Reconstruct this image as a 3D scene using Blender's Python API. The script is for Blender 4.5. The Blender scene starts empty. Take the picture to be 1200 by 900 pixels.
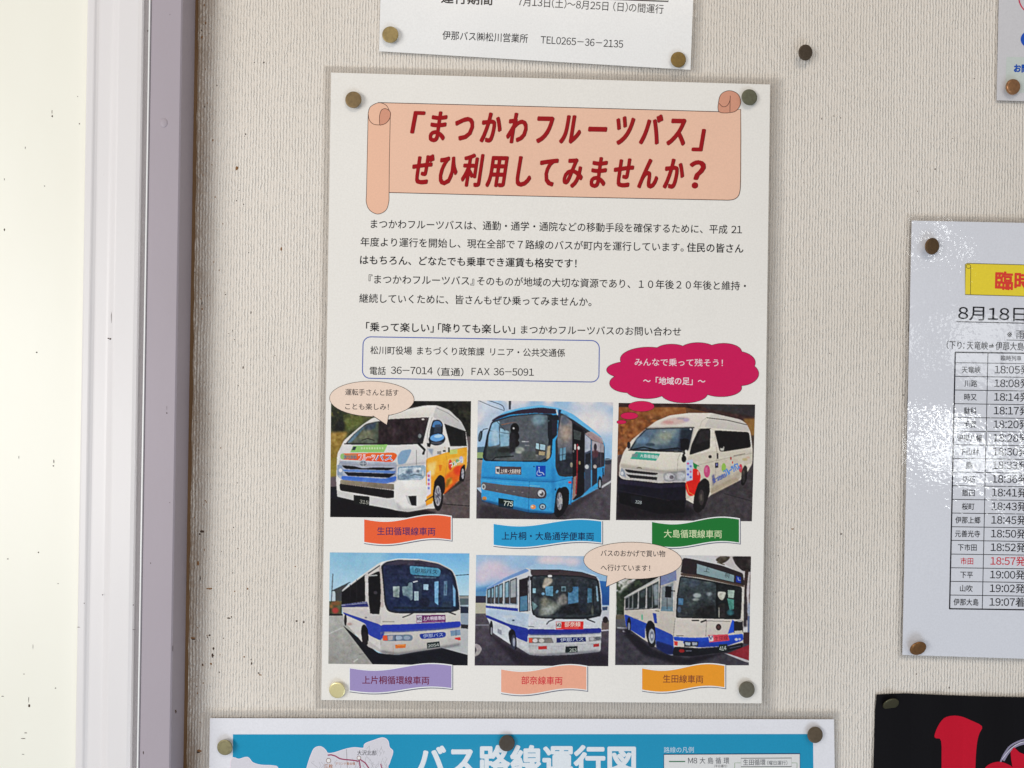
import bpy, bmesh, math, random
import numpy as np
from mathutils import Matrix, Vector, geometry
random.seed(7); rng = np.random.default_rng(5)
sc = bpy.context.scene
COL = sc.collection

# ------------------------------------------------------------------ camera
# pose solved from the A3 poster (297 x 420 mm) seen in the photograph; wall plane is y = 0,
# x runs right along the wall, z up, the camera stands at negative y.  Lengths in metres.
FPX = 960.0
_T = np.array([-121.3354, -208.9030, 549.4435])          # poster corner, camera space, mm
_N = np.array([-0.02559, 0.00307, 0.99966]); _N /= np.linalg.norm(_N)
def _ray(u, v): return np.array([(u-600)/FPX, (v-450)/FPX, 1.0])
def _hit(u, v):
    r = _ray(u, v); return r * (_T @ _N) / (r @ _N)
_up = _hit(228.5, 0) - _hit(214.3, 900)                    # the frame's edge is plumb
EZ = _up - (_up @ _N)*_N; EZ /= np.linalg.norm(EZ)
EY = _N
EX = np.cross(EY, EZ)
_O = _hit(640, 455)
def P(u, v, d=0.0):
    """point on the plane d millimetres in front of the wall, from its place in the layout drawing"""
    r = _ray(u, v)
    p = r * ((_O @ _N - d) / (r @ _N)) - _O
    return np.array([p @ EX, p @ EY, p @ EZ]) * 0.001
cam = bpy.data.objects.new('camera', bpy.data.cameras.new('camera')); COL.objects.link(cam)
_c = -_O
cam_loc = Vector((_c @ EX, _c @ EY, _c @ EZ)) * 0.001
def _w(vec): return Vector((vec @ EX, vec @ EY, vec @ EZ))
cx, cy, cz = _w(np.array([1, 0, 0])), _w(np.array([0, -1, 0])), _w(np.array([0, 0, -1]))
m = Matrix((cx, cy, cz)).transposed().to_4x4(); m.translation = cam_loc
cam.matrix_world = m
cam.data.sensor_fit = 'HORIZONTAL'; cam.data.sensor_width = 36.0
cam.data.lens = 36.0*FPX/1200.0
cam.data.clip_start = 0.01; cam.data.clip_end = 50
sc.camera = cam

# ------------------------------------------------------------------ light
world = bpy.data.worlds.new('World'); sc.world = world; world.use_nodes = True
bg = world.node_tree.nodes['Background']
bg.inputs[0].default_value = (0.93, 0.96, 1.0, 1); bg.inputs[1].default_value = 0.24
def area(name, loc, target, w, h, power, color, spread=180):
    l = bpy.data.lights.new(name, 'AREA'); l.shape = 'RECTANGLE'; l.size = w; l.size_y = h
    l.energy = power; l.color = color; l.spread = math.radians(spread)
    o = bpy.data.objects.new(name, l); COL.objects.link(o); o.location = loc
    d = Vector(target) - Vector(loc); o.rotation_euler = d.to_track_quat('-Z', 'Z').to_euler(); return o
area('window_light_left', (-1.16, -1.16, 0.02), (-0.1, 0, 0.0), 0.46, 1.15, 12.8, (1.0, 0.98, 0.94))
area('warm_light_above', (0.15, -1.3, 1.2), (0.1, 0, 0.15), 0.9, 0.6, 6.6, (1.0, 0.86, 0.70))
area('cool_light_below', (0.25, -1.1, -1.15), (0.1, 0, -0.2), 0.9, 0.5, 5.0, (0.72, 0.85, 1.0))
def mirror_point(u, v, dist):
    '''where something must stand to be mirrored by the wall papers at this place of the layout'''
    p = Vector(P(u, v)); d = (p-cam_loc).normalized(); d.y = -d.y
    return p + d*dist, p
for nm, u, v, w_, h_, e_, rl in (('window_gap_low', 1120, 556, 0.38, 0.040, 0.58, 14), ('window_gap_low_left', 1088, 506, 0.14, 0.03, 0.26, -8), ('window_gap_high', 1118, 395, 0.17, 0.11, 0.18, 0), ('window_gap_top', 1071, 262, 0.06, 0.03, 0.05, 0)):
    q, p_ = mirror_point(u, v, 1.5)
    o = area(nm, q, p_, w_, h_, e_, (0.97, 1.0, 1.0)); o.rotation_euler.rotate_axis('Z', math.radians(rl))
sc.view_settings.view_transform = 'Standard'; sc.view_settings.look = 'None'
sc.view_settings.exposure = 0.12; sc.view_settings.gamma = 1.0; sc.view_settings.use_curve_mapping = False

# ------------------------------------------------------------------ colour and materials
ILL = 0.86
def lin(c): 
    c = np.asarray(c, float)/255.0
    return np.where(c <= 0.04045, c/12.92, ((c+0.055)/1.055)**2.4)
def alb(c, k=1.0): return tuple(float(min(0.9, max(0.0, x*k/ILL))) for x in lin(c)) + (1,)
class N:
    def __init__(s, name):
        s.m = bpy.data.materials.new(name); s.m.use_nodes = True; s.t = s.m.node_tree
        s.t.nodes.clear(); s.out = s.t.nodes.new('ShaderNodeOutputMaterial')
    def n(s, typ, **kw):
        nd = s.t.nodes.new(typ)
        for k, v in kw.items():
            if k.startswith('i_'):
                key = k[2:]; key = int(key) if key.isdigit() else key.replace('_', ' ')
                s.put(nd.inputs[key], v)
            else: setattr(nd, k, v)
        return nd
    def put(s, sock, v):
        if isinstance(v, bpy.types.NodeSocket): s.t.links.new(v, sock)
        else: sock.default_value = v
    def math(s, op, a, b=None, c=None, clamp=False):
        nd = s.t.nodes.new('ShaderNodeMath'); nd.operation = op; nd.use_clamp = clamp
        for i, v in enumerate((a, b, c)):
            if v is not None: s.put(nd.inputs[i], v)
        return nd.outputs[0]
    def mix(s, f, a, b, blend='MIX'):
        nd = s.t.nodes.new('ShaderNodeMix'); nd.data_type = 'RGBA'; nd.blend_type = blend
        s.put(nd.inputs[0], f); s.put(nd.inputs[6], a); s.put(nd.inputs[7], b); return nd.outputs[2]
    def ramp(s, v, a, b, x0=0.0, x1=1.0):
        nd = s.t.nodes.new('ShaderNodeMapRange'); s.put(nd.inputs[0], v)
        for i, q in enumerate((a, b, x0, x1)): nd.inputs[i+1].default_value = q
        return nd.outputs[0]
    def pos(s): return s.n('ShaderNodeNewGeometry').outputs['Position']
    def noise(s, scale, detail=3, rough=0.5, vec=None, stretch=None):
        v = vec if vec is not None else s.pos()
        if stretch:
            mp = s.n('ShaderNodeMapping'); s.put(mp.inputs[0], v); mp.inputs[3].default_value = stretch; v = mp.outputs[0]
        nd = s.n('ShaderNodeTexNoise', i_Scale=scale, i_Detail=detail, i_Roughness=rough); s.put(nd.inputs[0], v)
        return nd.outputs[0]
    def bump(s, h, dist, strength=1.0, normal=None):
        nd = s.n('ShaderNodeBump'); nd.inputs['Distance'].default_value = dist; nd.inputs['Strength'].default_value = strength
        s.put(nd.inputs['Height'], h)
        if normal is not None: s.put(nd.inputs['Normal'], normal)
        return nd.outputs[0]
    def bsdf(s, **kw):
        b = s.n('ShaderNodeBsdfPrincipled')
        for k, v in kw.items(): s.put(b.inputs[k.replace('_', ' ')], v)
        s.t.links.new(b.outputs[0], s.out.inputs[0]); return b

LAM = {'plain': (0.0, 0.5, 0, 0, 0), 'smooth': (1.0, 0.16, 0.00016, 18, 0.00003),
       'wrinkled': (1.0, 0.055, 0.0016, 15, 0.00010), 'cloth': (0.0, 0.8, 0, 0, 0)}
_mats = {}
def ink(c, lam='smooth', name='print_ink', attr=False):
    """printed or bare paper under its laminate: flat colour with paper mottling, film gloss as a coat"""
    key = (tuple(c) if c is not None else None, lam, attr)
    if key in _mats: return _mats[key]
    M = N(name)
    if attr: base = M.n('ShaderNodeVertexColor', layer_name='print').outputs[0]
    else: base = alb(c)[:3]
    n1 = M.noise(900, 2); n2 = M.noise(9, 2)
    v = M.math('MULTIPLY', M.ramp(n1, 0.3, 0.7, 0.965, 1.03), M.ramp(n2, 0.3, 0.7, 0.985, 1.015))
    g = M.n('ShaderNodeVectorMath', operation='SCALE'); M.put(g.inputs[0], base); M.put(g.inputs['Scale'], v)
    cw, cr, d1, s2, d2 = LAM[lam]
    kw = dict(Base_Color=g.outputs[0], Roughness=0.65, Coat_Weight=cw, Coat_Roughness=cr, Coat_IOR=1.5)
    kw['Specular_IOR_Level'] = 0.0 if cw else (0.15 if lam == 'cloth' else 0.35)
    if cw:
        b1 = M.bump(M.noise(s2, 2, 0.45), d1)
        kw['Normal'] = M.bump(M.noise(11, 2, 0.4, stretch=(1.5, 1, 0.5)), 0.0016)
        fine = M.noise(330 if lam == 'wrinkled' else 120, 1.2 if lam == 'wrinkled' else 3, 0.5)
        kw['Coat_Normal'] = M.bump(fine, d2, 1.0, b1)
    M.bsdf(**kw)
    _mats[key] = M.m; return M.m

def film_material(name='laminate_film', tint=(0.985, 0.985, 0.987, 1), rough=0.12, k=0.35):
    M = N(name)
    tr = M.n('ShaderNodeBsdfTransparent'); tr.inputs[0].default_value = tint
    gl = M.n('ShaderNodeBsdfGlossy'); gl.inputs['Roughness'].default_value = rough
    gl.inputs[0].default_value = (1, 1, 1, 1)
    M.put(gl.inputs['Normal'], M.bump(M.noise(60, 3), 0.0006))
    fr = M.n('ShaderNodeFresnel'); fr.inputs[0].default_value = 1.5
    mx = M.n('ShaderNodeMixShader'); M.put(mx.inputs[0], M.math('MULTIPLY', fr.outputs[0], k*2))
    M.put(mx.inputs[1], tr.outputs[0]); M.put(mx.inputs[2], gl.outputs[0])
    M.t.links.new(mx.outputs[0], M.out.inputs[0]); return M.m
FILM = film_material()

# ------------------------------------------------------------------ objects
def tag(o, label=None, category=None, group=None, kind=None):
    for k, v in (('label', label), ('category', category), ('group', group), ('kind', kind)):
        if v: o[k] = v
    return o
def root_at(name, loc):
    o = bpy.data.objects.new(name, None); COL.objects.link(o); o.location = loc
    o.empty_display_size = 0.01; o['wloc'] = [float(x) for x in loc]; return o
def link_mesh(name, me, mat, parent=None):
    """me holds world coordinates; shift them to the parent's origin"""
    top = parent; off = Vector((0, 0, 0))
    while top is not None:
        if 'wloc' in top: off = Vector(top['wloc']); break
        top = top.parent
    o = bpy.data.objects.new(name, me); COL.objects.link(o)
    if off.length > 0: me.transform(Matrix.Translation(-off))
    if mat is not None: me.materials.append(mat)
    if parent is not None: o.parent = parent
    return o
def finish_roots():
    for o in list(COL.objects):
        if 'wloc' in o: del o['wloc']

class Sheet:
    """a printed sheet hanging on the wall: everything on it follows the sheet's own gentle bow"""
    def __init__(s, name, corners, depth, lam, label, category, group=None, step=24):
        s.c = corners; s.depth = depth; s.lam = lam; s.step = step
        cu = sum(c[0] for c in corners)/4; cv = max(c[1] for c in corners)
        s.root = root_at(name, P(cu, cv, 0)); tag(s.root, label, category, group)
    def W(s, u, v, layer): return P(u, v, s.depth(u, v) + layer*0.035)
    def build(s, name, loops, mat, layer, parent=None, solid=0.0, cut=True):
        """loops: list of polygons (list of uv), each filled; cut into cells so that they bend with the sheet"""
        bm = bmesh.new()
        for lp in loops:
            vs = [bm.verts.new((p[0], p[1], 0)) for p in lp]
            es = [bm.edges.new((vs[i], vs[(i+1) % len(vs)])) for i in range(len(vs))] if len(vs) > 4 else None
            if es is None: bm.faces.new(vs)
            else: bmesh.ops.triangle_fill(bm, edges=es, use_beauty=True)
        if True:
            us = [v.co.x for v in bm.verts]; vv = [v.co.y for v in bm.verts]
            for lo, hi, ax in ((min(us), max(us), 0), (min(vv), max(vv), 1)):
                k = math.floor(lo/s.step)+1
                while k*s.step < hi:
                    co = [0, 0, 0]; co[ax] = k*s.step; no = [0, 0, 0]; no[ax] = 1
                    bmesh.ops.bisect_plane(bm, geom=bm.verts[:]+bm.edges[:]+bm.faces[:], plane_co=co, plane_no=no, dist=1e-5)
                    k += 1
        for v in bm.verts: v.co = Vector(s.W(v.co.x, v.co.y, layer))
        s._face(bm)
        if solid: 
            r = bmesh.ops.extrude_face_region(bm, geom=bm.faces[:])
            for g in r['geom']:
                if isinstance(g, bmesh.types.BMVert): g.co.y += solid*0.001
            bmesh.ops.recalc_face_normals(bm, faces=bm.faces[:])
        me = bpy.data.meshes.new(name); bm.to_mesh(me); bm.free()
        return link_mesh(name, me, mat, parent or s.root)
    def _face(s, bm):
        for f in bm.faces:
            f.normal_update()
            if f.normal.y > 0: f.normal_flip()
    def ink(s, c): return ink(c, s.lam)
    def paper(s, c, name='paper'):
        return s.build(name, [s.c], ink(c, s.lam, 'paper'), 0, solid=0.22)
    def margin(s, name, l, t, r, b, layer=-2):
        a = s.c; rad = 5
        TL, TR, BR, BL = a
        o = [(TL[0]-l, TL[1]-t), (TR[0]+r, TR[1]-t), (BR[0]+r, BR[1]+b), (BL[0]-l, BL[1]+b)]
        loops = []
        e = 0.5
        i_ = [(TL[0]+e, TL[1]+e), (TR[0]-e, TR[1]+e), (BR[0]-e, BR[1]-e), (BL[0]+e, BL[1]-e)]
        for k in range(4): loops.append([o[k], o[(k+1) % 4], i_[(k+1) % 4], i_[k]])
        return s.build(name, loops, FILM, layer, cut=True)
    def stroke(s, name, pts, w, c, layer, closed=False, parent=None):
        return s.build(name, ribbon(pts, w, closed), s.ink(c), layer, parent, cut=False)
    def text(s, pieces, c, layer, parent=None, name='lettering'):
        """pieces: (string, x0, y0, x1, y1, em, bold, shear); x0..x1 is the ink's extent, y0/y1 the foot line"""
        V = []; F = []
        for pc in pieces:
            st, x0, y0, x1, y1, em = pc[:6]
            bold = pc[6] if len(pc) > 6 else 0.0; shear = pc[7] if len(pc) > 7 else 0.0
            vs, fs = glyphs(st, pc[8] if len(pc) > 8 else 1.0)
            if not len(vs): continue
            vs = vs.copy(); y = vs[:, 1] + 0.08
            x = vs[:, 0] + shear*y
            t = (x - x.min())/max(1e-6, x.max()-x.min())
            L = math.hypot(x1-x0, y1-y0); ux, uy = (x1-x0)/L, (y1-y0)/L
            U = x0 + (x1-x0)*t + uy*y*em*1.0
            Vv = y0 + (y1-y0)*t - ux*y*em
            # heavier weights: the same strokes struck again around a small circle
            nk = 1 if bold <= 0.003 else (3 if bold < 0.02 else (6 if bold < 0.03 else 9))
            for k in range(nk):
                rr = 0 if (nk == 1 or (nk == 9 and k == 8)) else bold*em
                t2 = 2*math.pi*k/min(nk, 8)+0.5; b = len(V)
                for a_, b_ in zip(U, Vv): V.append(tuple(s.W(a_+rr*math.cos(t2), b_+rr*math.sin(t2), layer+0.10*k)))
                for f in fs: F.append([i+b for i in f])
        me = bpy.data.meshes.new(name); me.from_pydata(V, [], F); 
        bm = bmesh.new(); bm.from_mesh(me); s._face(bm); bm.to_mesh(me); bm.free()
        return link_mesh(name, me, s.ink(c), parent or s.root)

_gl = {}
def _raw(ch):
    if ch in _gl: return _gl[ch]
    cu = bpy.data.curves.new('t', 'FONT'); cu.body = ch; cu.size = 1.0; cu.resolution_u = 3
    cu.fill_mode = 'FRONT'
    o = bpy.data.objects.new('t', cu); COL.objects.link(o)
    dg = bpy.context.evaluated_depsgraph_get(); dg.update()
    me = bpy.data.meshes.new_from_object(o.evaluated_get(dg))
    vs = np.empty(len(me.vertices)*3); me.vertices.foreach_get('co', vs); vs = vs.reshape(-1, 3)
    fs = [list(p.vertices) for p in me.polygons]
    bpy.data.objects.remove(o); bpy.data.curves.remove(cu); bpy.data.meshes.remove(me)
    _gl[ch] = (vs, fs); return vs, fs
def glyphs(st, gs=1.0):
    """one line of type, set glyph by glyph; gs narrows each full-width glyph inside its own cell"""
    V = []; F = []; x = 0.0; nb = 0
    for ch in st:
        if ch == ' ': x += 0.35; continue
        half = ch.isascii() and (ch.isalnum() or ch in ':-(),')
        vs, fs = _raw(chr(ord(ch)+0xFEE0) if half else ch)
        if not len(vs): x += 1.0; continue
        v = vs.copy()
        if half:
            lo, hi = v[:, 0].min(), v[:, 0].max(); adv = 0.60 if ch.isdigit() else (hi-lo)+0.10
            v[:, 0] += x + adv/2 - (lo+hi)/2
        else:
            adv = 1.0; v[:, 0] = x + 0.5 + (v[:, 0]-0.5)*gs
        x += adv
        V.append(v); F += [[i+nb for i in f] for f in fs]; nb += len(v)
    return (np.concatenate(V) if V else np.zeros((0, 3))), F

def ribbon(pts, w, closed=False):
    p = [np.array(q, float) for q in pts]; n = len(p); L = []; R = []
    for i in range(n):
        a = p[i-1] if (i > 0 or closed) else p[i]; b = p[(i+1) % n] if (i < n-1 or closed) else p[i]
        d = b - a; d /= (np.linalg.norm(d)+1e-9); nn = np.array([-d[1], d[0]])*w/2
        L.append(tuple(p[i]+nn)); R.append(tuple(p[i]-nn))
    return [[L[i], L[(i+1) % n], R[(i+1) % n], R[i]] for i in range(n if closed else n-1)]
def ell(cx, cy, rx, ry, rot=0.0, n=40, a0=0, a1=2*math.pi):
    c, s_ = math.cos(rot), math.sin(rot); out = []
    for i in range(n):
        t = a0+(a1-a0)*i/(n if abs(a1-a0-2*math.pi) < 1e-6 else n-1)
        x, y = rx*math.cos(t), ry*math.sin(t); out.append((cx+x*c-y*s_, cy+x*s_+y*c))
    return out
def catmull(pts, n=5, closed=True):
    p = [np.array(q, float) for q in pts]; m_ = len(p); out = []
    for i in range(m_ if closed else m_-1):
        g = (lambda k: p[k % m_]) if closed else (lambda k: p[max(0, min(m_-1, k))])
        p0, p1, p2, p3 = g(i-1), g(i), g(i+1), g(i+2)
        for k in range(n):
            t = k/n
            out.append(tuple(0.5*((2*p1)+(-p0+p2)*t+(2*p0-5*p1+4*p2-p3)*t*t+(-p0+3*p1-3*p2+p3)*t**3)))
    if not closed: out.append(tuple(p[-1]))
    return out
def rrect(TL, TR, BR, BL, r, n=6):
    c = [np.array(q, float) for q in (TL, TR, BR, BL)]; out = []
    for i in range(4):
        a, b, d = c[i-1], c[i], c[(i+1) % 4]
        e0 = (a-b)/np.linalg.norm(a-b); e1 = (d-b)/np.linalg.norm(d-b)
        s0, s1 = b+e0*r, b+e1*r; k = 0.45
        for j in range(n+1):
            t = j/n; c0, c1 = s0-e0*r*(1-k), s1-e1*r*(1-k)
            out.append(tuple((1-t)**3*s0+3*(1-t)**2*t*c0+3*(1-t)*t*t*c1+t**3*s1))
    return out

# ------------------------------------------------------------------ the wall, the door and its frame
def wall_material():
    M = N('woven_wallpaper')
    sep = M.n('ShaderNodeSeparateXYZ'); M.put(sep.inputs[0], M.pos()); X, Z = sep.outputs[0], sep.outputs[2]
    # vertical cords about 3 mm apart, each broken into lumps at its own heights
    wob = M.math('MULTIPLY', M.math('SUBTRACT', M.noise(28, 3, 0.6, stretch=(1, 1, 0.5)), 0.5), 0.0026)
    wob2 = M.math('MULTIPLY', M.math('SUBTRACT', M.noise(240, 2, 0.6), 0.5), 0.0011)
    xs = M.math('DIVIDE', M.math('ADD', M.math('ADD', X, wob), wob2), 0.00198)
    idx = M.math('FLOOR', xs); fr = M.math('SUBTRACT', xs, idx)
    def lumps(period, seed, rough):
        cmb = M.n('ShaderNodeCombineXYZ'); M.put(cmb.inputs[0], M.math('MULTIPLY', idx, 7.31)); M.put(cmb.inputs[1], seed)
        M.put(cmb.inputs[2], M.math('DIVIDE', Z, period))
        nd = M.n('ShaderNodeTexNoise', i_Scale=1.0, i_Detail=rough, i_Roughness=0.6); M.put(nd.inputs[0], cmb.outputs[0])
        return nd.outputs[0]
    wig = M.math('MULTIPLY', M.math('SUBTRACT', lumps(0.0024, 5.2, 1.0), 0.5), 0.60)
    # raised cosine centred on a wandering line inside each cord
    ph = M.math('ADD', M.math('SUBTRACT', fr, 0.5), wig)
    prof = M.math('POWER', M.math('MAXIMUM', M.math('COSINE', M.math('MULTIPLY', ph, math.pi*0.98)), 0.0), 1.15)
    l1 = M.ramp(lumps(0.0034, 1.7, 2.0), 0.38, 0.62)
    h = M.math('MULTIPLY', prof, M.math('ADD', M.math('MULTIPLY', l1, 0.75), 0.40))
    fine = M.noise(1500, 2, 0.6)
    h = M.math('ADD', h, M.math('MULTIPLY', fine, 0.26))
    big = M.noise(7, 3)
    nrm = M.bump(h, 0.00056, 1.0)
    nrm = M.bump(big, 0.0015, 0.5, nrm)
    # colour: cream, darker in cord gaps, brown dirt and painted shade by the frame
    base = M.mix(M.ramp(h, 0.1, 1.2), alb((212, 204, 195)), alb((228, 222, 214)))
    base = M.mix(M.ramp(M.noise(5, 4), 0.42, 0.7, 0, 0.32), base, alb((196, 186, 172)))
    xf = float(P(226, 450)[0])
    near = M.ramp(X, xf, xf+0.016, 1.0, 0.0)
    dirt = M.math('MULTIPLY', near, M.ramp(M.noise(22, 5, 0.65, stretch=(1.6, 1, 0.6)), 0.44, 0.72))
    base = M.mix(M.math('MULTIPLY', dirt, 0.75), base, alb((110, 84, 58)))
    frame_shade = M.math('MULTIPLY', M.ramp(X, xf+0.002, xf+0.015, 1.0, 0.0), M.ramp(h, 0.1, 1.1, 0.75, 0.22))  # shade beside the frame painted as a brown strip, deepest between cords
    base = M.mix(frame_shade, base, alb((112, 84, 56)))
    sp = M.math('MULTIPLY', M.ramp(X, xf, xf+0.13, 1.0, 0.25), M.ramp(M.noise(170, 3, 0.7), 0.70, 0.80))
    base = M.mix(M.math('MULTIPLY', sp, 0.55), base, alb((128, 92, 60)))
    M.bsdf(Base_Color=base, Roughness=0.72, Specular_IOR_Level=0.25, Normal=nrm)
    return M.m
def paint(name, c, c2, rough=0.42, spec=0.45, speck=0.0, bumpd=0.00012, scale=90):
    M = N(name)
    base = M.mix(M.ramp(M.noise(6, 4, 0.6, stretch=(1, 1, 0.35)), 0.35, 0.7), alb(c), alb(c2))
    base = M.mix(M.ramp(M.noise(260, 3, 0.7, stretch=(1, 1, 0.5)), 0.74, 0.80, 0, speck), base, alb((120, 95, 75)))
    M.bsdf(Base_Color=base, Roughness=rough, Specular_IOR_Level=spec, Normal=M.bump(M.noise(scale, 4, 0.6), bumpd))
    return M.m
def extrude_profile(name, prof, z0, z1, mat, parent, nz=1, jitter=0.0):
    bm = bmesh.new(); rows = []
    for k in range(nz+1):
        z = z0+(z1-z0)*k/nz
        rows.append([bm.verts.new((x+(random.uniform(-jitter, jitter) if jitter else 0), y, z)) for x, y in prof])
    n = len(prof)
    for k in range(nz):
        for i in range(n):
            j = (i+1) % n
            bm.faces.new((rows[k][i], rows[k][j], rows[k+1][j], rows[k+1][i]))
    if n > 2 and nz == 1:
        bm.faces.new(rows[0][::-1]); bm.faces.new(rows[-1])
    bmesh.ops.recalc_face_normals(bm, faces=bm.faces[:])
    me = bpy.data.meshes.new(name); bm.to_mesh(me); bm.free()
    return link_mesh(name, me, mat, parent)
ZB, ZT = -1.25, 1.0
XF = float(P(220.5, 450)[0])                      # foot of the frame on the wall
def px(u, d): return float(P(u, 450, d)[0]), -d*0.001
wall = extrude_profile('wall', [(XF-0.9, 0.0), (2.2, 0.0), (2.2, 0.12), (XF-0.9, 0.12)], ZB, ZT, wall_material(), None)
tag(wall, kind='structure')

frame = root_at('door_frame', (XF-0.01, 0, ZB)); tag(frame, 'narrow lilac painted metal frame post between the white door and the papered wall', 'door frame')
LIL = paint('lilac_paint', (163, 154, 163), (154, 146, 153), 0.5, 0.35, 0.5, 0.00010, 200)
fx0 = px(169.3, 23)[0]; fx1 = px(206.6, 23)[0]
extrude_profile('post', [(fx0, -0.0215), (fx0+0.0010, -0.023), (fx1-0.0008, -0.023), (fx1, -0.0222), (fx1+0.0003, -0.0006), (fx0, -0.0006)],
                ZB, ZT, LIL, frame)
edge = paint('pale_edge_paint', (246, 244, 244), (240, 238, 240), 0.3)
extrude_profile('pale_edge', [(fx0-0.0011, -0.0228), (fx0-0.0009, -0.0233), (fx0-0.0001, -0.0233), (fx0-0.0001, -0.006), (fx0-0.0011, -0.006)], ZB, ZT, edge, frame)
CAULK = paint('brown_sealant', (84, 58, 34), (132, 104, 76), 0.8, 0.2, 0.8, 0.0004, 300)
extrude_profile('sealant', [(fx1+0.0001, -0.0012), (fx1+0.0015, -0.0009), (fx1+0.0022, 0.0001), (fx1+0.0001, 0.0001)], ZB, ZT, CAULK, frame, nz=260, jitter=0.00035)

door = root_at('door', (px(40, 14)[0], -0.014, ZB)); tag(door, 'plain white door panel with a ridged white edge moulding at the far left', 'door')
DP = paint('white_door_paint', (228, 227, 217), (224, 222, 211), 0.35, 0.4, 0.0, 0.00008, 40)
MP = paint('white_moulding_paint', (216, 213, 214), (208, 205, 207), 0.35, 0.45, 0.5, 0.00006, 60)
x95 = px(95.5, 14)[0]
extrude_profile('panel', [(x95-0.75, -0.014), (x95+0.0005, -0.014), (x95+0.0005, -0.002), (x95-0.75, -0.002)], ZB, ZT, DP, door)
raw = [(95.5, 14.2), (95.6, 17.8), (97, 18.8), (102.5, 18.8), (104, 18.6), (106.5, 17.9), (109.5, 17.35), (111, 17.3), (123, 17.3), (125.5, 17.4), (127, 17.8), (131.5, 19.7), (133, 20.0), (135, 20.0), (155, 19.9), (159.5, 19.2), (161.5, 17.6), (162.5, 13)]
prof = [px(u, d) for u, d in raw]
prof += [(prof[-1][0], -0.0035), (prof[0][0]+0.0006, -0.0035)]
mo = extrude_profile('edge_moulding', prof, ZB, ZT, MP, door)
GAP = paint('grey_gap_seal', (184, 180, 182), (170, 165, 166), 0.6)
extrude_profile('gap_seal', [(prof[-2][0]+0.0001, -0.0135), (fx0-0.0012, -0.0135), (fx0-0.0012, -0.004), (prof[-2][0]+0.0001, -0.004)], ZB, ZT, GAP, door)

# fly specks, nail heads and little scuffs
def specks(name, spots, mat, parent, depth):
    bm = bmesh.new()
    for (u, v, w, h) in spots:
        c = P(u, v, depth(u)); n = 9; w *= 0.78; h *= 0.78; ph = random.uniform(0, 6)
        k = 0.000573/2
        top = bm.verts.new((c[0], c[1]-min(w, h)*k*0.45, c[2])); ring = []
        for i in range(n):
            t = i*2*math.pi/n; q = random.uniform(0.62, 1.15)
            ring.append(bm.verts.new((c[0]+w*k*q*math.cos(t), c[1]+0.00025 if parent is wall else c[1]+0.00008, c[2]+h*k*q*math.sin(t))))
        for i in range(n): bm.faces.new((top, ring[i], ring[(i+1) % n]))
    bmesh.ops.recalc_face_normals(bm, faces=bm.faces[:])
    me = bpy.data.meshes.new(name); bm.to_mesh(me); bm.free()
    o = link_mesh(name, me, mat, parent); o['kind'] = 'stuff'; return o
DARK = paint('dried_fly_dirt', (60, 48, 42), (84, 66, 54), 0.7, 0.2)
RUST = paint('rusty_dirt', (120, 84, 52), (148, 112, 80), 0.8, 0.1)
wd = [(309, 73, 2.6, 2.6), (287.5, 157, 2.6, 2.8), (254, 100, 2, 2.4), (229.5, 83, 2, 3), (280, 223, 1.6, 1.6), (277, 235, 1.5, 2.5), (240, 125, 2, 3),
      (236.5, 355.5, 1.6, 6), (294, 366, 1.6, 5), (284.7, 431, 2.2, 4.5), (279, 452, 1.5, 2), (322, 416.6, 1.4, 1.4), (297.8, 73, 1.5, 2), (264, 345, 2, 1.6),
      (236.5, 623, 7, 4.5), (234, 626, 3, 3), (234.5, 678, 1.6, 10), (268, 724.5, 6.5, 2.6), (271, 723, 3, 2), (245.5, 744.5, 3.5, 3), (243, 747, 2, 2.4),
      (250, 760, 3.4, 5), (249, 768.5, 4, 6.5), (294, 773, 1.8, 3.4), (294.8, 777.5, 2.2, 4), (347.5, 728, 3.6, 3.2), (356, 729, 2.4, 4.5),
      (272.5, 671.5, 1.8, 1.8), (278.7, 643, 1.8, 1.8), (237, 779, 2, 4), (303, 789, 2.4, 3), (232, 881.6, 5, 4), (226.5, 749, 6, 3), (257, 788, 2.6, 1.6),
      (257, 898, 3, 6), (1142, 92, 2.4, 1.6), (963, 139, 1.4, 3.4), (1116.5, 162, 3, 1), (1096, 198, 3, 2.6), (942, 214, 1, 1.8), (1075.5, 224, 1.2, 3),
      (972.5, 414, 1.4, 2), (1030, 438, 1.4, 1.6), (1059, 463, 3, 1.6), (986, 626, 2, 4), (912, 651, 1.6, 1.4), (909, 694, 1.6, 1.4), (1074, 790, 1.8, 3),
      (1112.5, 806, 1.6, 4), (985, 153, 2, 1), (985.5, 138, 1, 3), (977, 135.8, 4, 0.9), (1162, 12, 1.2, 1.2), (907, 30, 1.2, 1.2)]
for i in range(45):
    wd.append((random.uniform(228, 300), random.uniform(5, 890), random.uniform(0.8, 1.6), random.uniform(0.8, 2.4)))
specks('fly_specks', wd, DARK, wall, lambda u: 0.30)
wr = [(277.5, 197, 5, 8), (329.5, 292, 3.2, 7), (290, 690, 3, 4), (246, 690, 8, 4), (232, 660, 4, 10), (275, 693, 3, 2), (233, 880, 9, 6), (247, 778, 5, 4), (243, 690, 6, 2.4),
      (286, 770, 3, 3), (305, 791, 7, 2), (929, 620, 6, 2.4), (226, 748, 8, 3.4), (346, 664, 3, 2.4), (241, 27, 3, 5)]
for i in range(40):
    wr.append((random.uniform(227, 262), random.uniform(5, 890), random.uniform(1, 3), random.uniform(1.5, 6)))
specks('rust_stains', wr, RUST, wall, lambda u: 0.20)
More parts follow.
